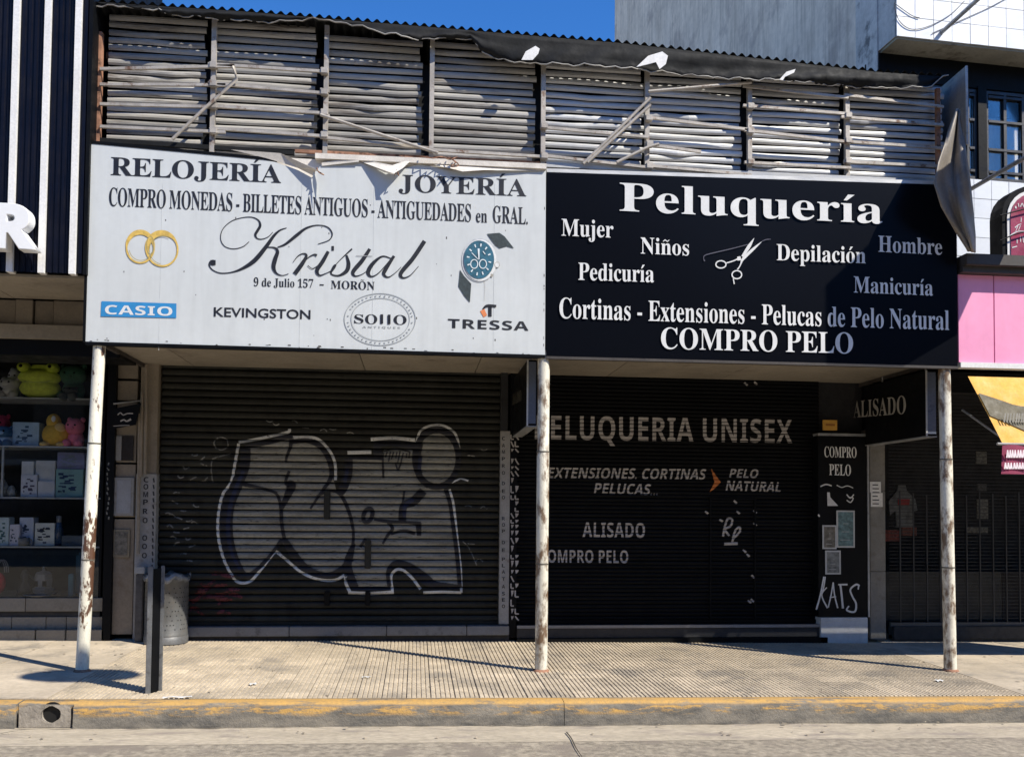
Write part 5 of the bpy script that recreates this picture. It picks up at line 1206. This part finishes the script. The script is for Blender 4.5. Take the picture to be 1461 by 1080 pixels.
# lower shop front: cornice, pink panels, trim
ps_ = thing('pink_fascia', 'pink fascia panels under a dark cornice right of the black sign', 'shop sign', (6.5, -1.85, 3.0))
x5 = at(1367, 450, -1.85).x; zc0, zc1 = at(1367, 389, -1.9).z, at(1367, 365, -1.9).z; zp0 = at(1380, 517, -1.85).z
part(ps_, B(x5, -2.0, zc0+.06, 14, .0, zc1, .005), 'cornice', M_brownk, fix=True); part(ps_, B(x5, -1.94, zc0, 14, -.2, zc0+.058), 'cornice_step', M_brownk, fix=True)
for a, b in ((1367, 1418), (1418.6, 1475), (1475.6, 1540), (1540.6, 1620), (1620.6, 1800), (1800.6, 2100)): part(ps_, B(at(a, 450, -1.85).x+.002, -1.85, zp0, at(b, 450, -1.85).x-.002, -1.80, zc0-.004, .003), 'pink_panel', M_pink, fix=True)
part(ps_, B(x5+.002, -1.88, zp0-.06, 14, -1.6, zp0-.003, .004), 'white_trim', M_wht, fix=True); part(ps_, B(x5+.002, -1.79, zp0-.06, 14, -.1, zc0), 'fascia_body', M_blk, fix=True)
# rounded maroon sign on the cornice
cy = -1.25; c0 = at(1432, 320, cy); c0z = at(1461, 268, cy).z
rsx, rsw = at(1430, 320, cy).x, .95; zt2 = c0z+.02; zb2 = zc1+.01
rg = thing('rounded_sign', 'rounded maroon sign with white rim and black casing standing on the dark cornice', 'sign', (rsx+rsw/2, cy, zb2))
def rr(x0, x1, z0, z1, r_, y, rb_=None):
    P = []; rb_ = r_ if rb_ is None else rb_
    for cx_, cz_, a0, rq in ((x1-r_, z1-r_, 0, r_), (x0+r_, z1-r_, 90, r_), (x0+rb_, z0+rb_, 180, rb_), (x1-rb_, z0+rb_, 270, rb_)):
        P += [Vector((cx_+rq*math.cos(R(a0+k*15)), y, cz_+rq*math.sin(R(a0+k*15)))) for k in range(7)]
    return P
part(rg, MB().prism(rr(rsx, rsx+rsw, zb2, zt2, .34, cy, .2), (0, .22, 0)), 'casing', M_blk, fix=True)
part(rg, MB().prism(rr(rsx+.05, rsx+rsw-.05, zb2+.02, zt2-.05, .31, cy-.012, .2), (0, .011, 0)), 'white_rim', M_wht, fix=True)
part(rg, MB().prism(rr(rsx+.085, rsx+rsw-.085, zb2+.05, zt2-.085, .28, cy-.02, .18), (0, .007, 0)), 'maroon_face', mat('maroon_face', (.30, .03, .08), .4, var=.15, scale=4), fix=True)
g = MB(); SR = dict(scale=9.82, org=(1400, 260)); yy = cy-.02
for P in ([(475, 340, 16), (490, 370, 14), (470, 360, 10)], [(515, 300, 10), (525, 350, 10)], [(545, 350, 10), (570, 300, 12), (590, 350, 10)], [(560, 500, 8), (555, 560, 10)], [(470, 640, 14), (520, 600, 12), (560, 590, 10)], [(400, 750, 8), (450, 720, 16), (520, 690, 12), (600, 690, 8)],
          [(480, 690, 8), (510, 620, 10)], [(520, 680, 8), (545, 610, 10)], [(500, 800, 12), (500, 860, 10)], [(545, 760, 10), (550, 840, 10)], [(580, 760, 10), (590, 850, 10)], [(430, 920, 14), (500, 900, 12)]):
    stroke(g, P, yy, .002, n=3, **SR)
part(rg, g, 'lettering', M_inkw)
for P in ([(262, 470), (450, 420), (600, 380), (800, 330)], [(262, 820), (450, 740), (600, 700), (800, 640)]):
    part(rg, MB().tube([at(x/9.82+1400, y/9.82+260, cy-.06) for x, y in P], .008, 6), 'stay_wire', M_blk)
# awning
aw = thing('awning', 'sloping yellow awning with black band and maroon valance under the pink fascia', 'awning', (6.6, -1.9, 2.6))
p0 = at(1381, 537, -1.84); p1 = at(1431, 634, -2.10); xe = 9.0
AX0 = p0.x
def awp(u, v, lift=0):      # u along street, v down the slope
    x = p0.x+(p1.x-p0.x)*v+(xe-p0.x)*u; return Vector((x, -1.84+(-2.10+1.84)*v-lift*2, p0.z+(p1.z-p0.z)*v+lift+.012*math.sin(u*19+v*2)*v*(1-v)*2-.05*math.sin(v*3.14)*(1-u)*0))
part(aw, MB().grid(lambda u, v: awp(u, v), 40, 10), 'canopy_fabric', M_yawn)
bandP = [(.005, .30), (.12, .52), (.18, .78), (.26, .95), (.9, .95), (.9, .42), (.2, .42), (.10, .33)]
bb = MB(); 
def band(u, v):
    lo = .26+.18*min(1, u/.10); hi = .60+.38*min(1, u/.16)
    return awp(.003+u, lo+(hi-lo)*v, .004)
bb.grid(lambda u, v: band(u*.9, v), 40, 6); part(aw, bb, 'black_band', M_awnk)
vz = p1.z; part(aw, MB().grid(lambda u, v: (p1.x-.01+(xe-p1.x)*u-.03*v, -2.105-.02*v-.008*math.sin(u*50), vz-.002-.29*v), 60, 3), 'valance', M_maroon)
part(aw, MB().tube([(p1.x-.06, -2.10, vz+.004), (xe, -2.10, vz+.004)], .014, 8), 'front_bar', M_colw)
g = MB()
for row, y0, y1, x0 in ((0, 642, 653, 1436), (1, 660, 669, 1433)):
    x = x0
    while x < 1500:
        stroke(g, [(x, y1, 2), (x+1.2, y0, 2)], -2.135, .004, n=1); stroke(g, [(x+1.2, y0, 1.5), (x+2.8, y1, 1.8)], -2.135, .004, n=1)
        x += rs.uniform(3.4, 5)
part(aw, g, 'lettering', mat('valance_print', (.75, .66, .68), .6))
g = MB(); x = 1430
while x < 1500:
    a_, b_ = at(x, 602, -2.36), at(x+1.5, 589, -2.28); stroke(g, [(x, 603, 2), (x+1.6, 590, 2)], -2.02, .03, n=1); x += rs.uniform(3, 4.5)
part(aw, g, 'lettering', mat('awning_print', (.35, .33, .28), .6))
for x in (p0.x+.05, xe-.1): part(aw, MB().tube([(x+.1, -1.5, p0.z-.3), (x+.25, -2.08, vz)], .012, 6), 'arm', M_steelw)
# dark shop with rolling grille
gx0, gx1 = at(1266, 700, .1).x, 12
gr = thing('grille_shop', 'dark shopfront closed with a fine rolling grille right of the marble pilaster', 'shopfront', (7, .3, 0))
part(gr, B(gx0, 1.6, -.1, gx1, 1.7, 3.3), 'rear_wall', M_void, fix=True); part(gr, B(gx0-.1, .3, -.1, gx0, 1.7, 3.3), 'side_wall', M_void, fix=True)
part(gr, B(gx0, -.0, -.2, gx1, 1.6, .06, .01), 'door_step', M_dark, fix=True); part(gr, B(gx0, -.02, .0, gx1, .10, .16, .01), 'kerb_step', M_dark, fix=True)
part(gr, B(gx0, .25, .2, at(1425, 800, .3).x, .30, at(1300, 815, .3).z), 'stall_riser', mat('riser_grey', (.022, .021, .018), .6), fix=True)
part(gr, B(at(1425, 800, .3).x+.01, .25, .2, gx1, .30, at(1300, 815, .3).z), 'stall_riser', M_void, fix=True)
part(gr, B(gx0, -.3, 3.0, gx1, 1.6, 3.3), 'ceiling', M_void, fix=True)
vm = MB()
for i in range(34):
    x = gx0+.13+i*.172
    if x > gx1: break
    vm.box(x-.007, .04, .15, x+.007, .052, at(1300, 700+(i % 3)*3, .05).z if 1 else 2)
part(gr, vm, 'grille_uprights', M_grille, fix=True, kind='stuff')
hm = MB(); z = .2
while z < 3.0: hm.box(gx0, .055, z, gx1, .062, z+.006); z += .043
part(gr, hm, 'grille_rods', M_grille, fix=True, kind='stuff')
part(gr, B(gx0, .03, .15, gx1, .07, .20), 'grille_bottom_bar', mat('bottom_bar', (.07, .07, .07), .5), fix=True)
mn = thing('display_shirt', 'white and red child shirt hanging behind the grille next to the pilaster', 'shirt', at(1292, 752, .35))
Pm = [(1280, 700), (1282, 692), (1292, 692), (1294, 700), (1306, 712), (1309, 728), (1303, 730), (1302, 752), (1279, 752), (1278, 728), (1270, 735), (1268, 715)]
part(mn, MB().prism([at(x, y, .35) for x, y in Pm], (0, .06, 0)), 'cloth', flat('shirt_white', (.10, .105, .105), var=.5, scale=12), fix=True)
part(mn, MB().prism([at(x, y, .345) for x, y in [(1281, 712), (1298, 712), (1297, 721), (1281, 721)]], (0, -.004, 0)), 'red_print', flat('shirt_red', (.22, .02, .02)), fix=True)
for i, (x0, y0, x1, y1, c, nm, lb_) in enumerate(((1262, 756, 1284, 772, (.12, .02, .015), 'garment', 'dark red folded garment below the hanging shirt'), (1286, 752, 1308, 764, (.10, .03, .02), 'garment', 'reddish folded cloth right below the shirt'), (1393, 644, 1408, 662, (.10, .10, .09), 'price_card', 'pale square card, topmost in the dark grille shop'), (1394, 712, 1410, 740, (.10, .10, .09), 'price_card', 'pale striped card in the middle of the grille shop'), (1380, 752, 1410, 760, (.09, .09, .08), 'price_card', 'long pale card, lowest in the grille shop'), (1395, 690, 1408, 700, (.05, .05, .05), 'price_card', 'dim narrow card between the pale cards in the grille shop'))):
    o = B(at(x0, y0, .4).x, .4, at(x0, y1, .4).z, at(x1, y0, .4).x, .42, at(x0, y0, .4).z, .003).build(nm, flat('gcol_%d' % i, c, var=.7, scale=30)); tag(o, lb_, 'garment' if nm == 'garment' else 'card')
# unseen banner and street lamp, both added out of frame to cast shadows
bx = 6.2; bl = thing('added_occluder', 'dark projecting banner on brackets beyond the pink fascia', 'banner', (bx, -2.6, 4.3))
part(bl, MB().prism([(bx, -2.15, 7.6), (bx, -2.75, 7.5), (bx, -2.80, 6.2), (bx, -3.55, 6.5), (bx, -3.55, 5.7), (bx, -2.98, 4.75), (bx, -2.52, 4.35), (bx, -2.2, 4.7)], (.03, 0, 0)), 'cloth', M_blk, fix=True)  # outline shaped only for the shade it throws on the black sign
for z in (7.3, 5.2): part(bl, MB().tube([(bx+.015, -.3, z), (bx+.015, -2.3, z)], .025, 8), 'bracket', M_steelw)
sp_ = atg(116, 963); lp = sp_+SUN*(6.4/SUN.z)
lm = thing('unseen_street_lamp', 'grey oval street lamp hanging from a cable over the road', 'street lamp', lp)
part(lm, MB().ball(lp, (.52, .30, .10)), 'lamp_head', M_steelw); part(lm, MB().tube([lp+Vector((0, 0, .08)), lp+Vector((0, 0, .5))], .02, 8), 'hanger', M_steelw)

# ================================================================== OPPOSITE SIDE OF THE STREET (behind the camera)
so2 = MB().add([(-60, -21, -.05), (60, -21, -.05), (60, -24, -.03), (-60, -24, -.03)], [(0, 1, 2, 3)]); so2.build('opposite_pavement', M_slab, kind='structure')
for i, (x0, x1, h, c, lab) in enumerate(((-46, -30, 11, (.20, .17, .14), 'brown plastered block, leftmost across the street'), (-29.9, -16, 14, (.24, .23, .21), 'tall grey block across the street, second from left'), (-15.9, -4, 9, (.16, .12, .09), 'low brick-coloured block across the street'), (-3.9, 9, 13, (.19, .18, .17), 'dark grey block straight across the street'), (9.1, 22, 10, (.26, .24, .2), 'low cream block across the street'), (22.1, 40, 15, (.18, .17, .17), 'tallest grey block across the street on the right'))):
    t = thing('street_building', lab, 'building', ((x0+x1)/2, -28, 0), 'buildings across the street'); y = -24.0
    part(t, B(x0, -34, -.2, x1, y, h), 'walls', mat('facade_%d' % i, c, .85, var=.15, scale=1), fix=True); part(t, B(x0-.1, -34.1, h+.002, x1+.1, y+.25, h+.35), 'cornice', M_conc, fix=True)
    nf = int((h-3.6)//3); nw = int((x1-x0)//2.4)
    part(t, B(x0+.5, y-.02, -.05, x1-.5, y+.05, 2.9), 'shopfront', M_blk, fix=True); part(t, B(x0+.3, y, 3.0, x1-.3, y+.8, 3.2), 'marquee', M_conc, fix=True)
    for f in range(nf):
        for k in range(nw):
            wx = x0+(x1-x0)*(k+.5)/nw; part(t, B(wx-.6, y-.01, 4+f*3, wx+.6, y+.03, 5.6+f*3), 'window', M_blk, fix=True); part(t, B(wx-.7, y-.01, 3.9+f*3, wx+.7, y+.12, 3.995+f*3), 'window_sill', M_conc, fix=True)

# small debris and the open joint at the kerb foot
db_ = MB(); r3 = random.Random(21)
for i in range(170):
    x, y = r3.uniform(-5.5, 7), r3.uniform(-2.93, .0) if r3.random() < .6 else r3.uniform(-3.6, -3.16); w2 = r3.uniform(.004, .016); zz = (gz(x, y)+.001 if y > -3 else kz(x)-.172)
    a = r3.uniform(0, 3); c_, s_2 = math.cos(a), math.sin(a); l2 = w2*r3.uniform(.4, 1.2)
    db_.add([(x+u*w2*c_-v*l2*s_2, y+u*w2*s_2+v*l2*c_, zz+.003+.003*(u*v > 0)) for u, v in ((-1, -1), (1, -1), (1, 1), (-1, 1))]+[(x, y, zz+.008)], [(0, 1, 4), (1, 2, 4), (2, 3, 4), (3, 0, 4)])
tag(db_.build('debris', mat('debris_bits', (.30, .25, .18), .9, var=.8, scale=3)), kind='stuff', label='dry leaf bits and grit on the pavement and gutter')
gum = MB()
for i in range(90):
    x, y = r3.uniform(-5.5, 7), r3.uniform(-2.9, -.1); w2 = r3.uniform(.008, .022); zz = gz(x, y)+.0022
    gum.add([(x+w2*math.cos(k*1.047)*r3.uniform(.7, 1.1), y+w2*math.sin(k*1.047)*r3.uniform(.7, 1.1), zz+.009*math.sin(0)) for k in range(6)], [tuple(range(6))])
gum.build('gum_stains', mat('gum_dark', (.20, .165, .125), .8, var=.3), pavement, kind='stuff')
jg = MB(); n = 420; V = []
for i in range(n+1):
    x = -7+15*i/n; w2 = max(0, .5+.5*math.sin(x*3.1)*math.sin(x*7.7+1)+.5*math.sin(x*23))*.013
    V += [(x, KY0-.024, kz(x)-.1765), (x, KY0-.024-w2-.001, kz(x)-.1755)]
jg.add(V, [(2*i, 2*i+1, 2*i+3, 2*i+2) for i in range(n)]); jg.build('open_joint', flat('crack_dark', (.03, .026, .022)), kerb)
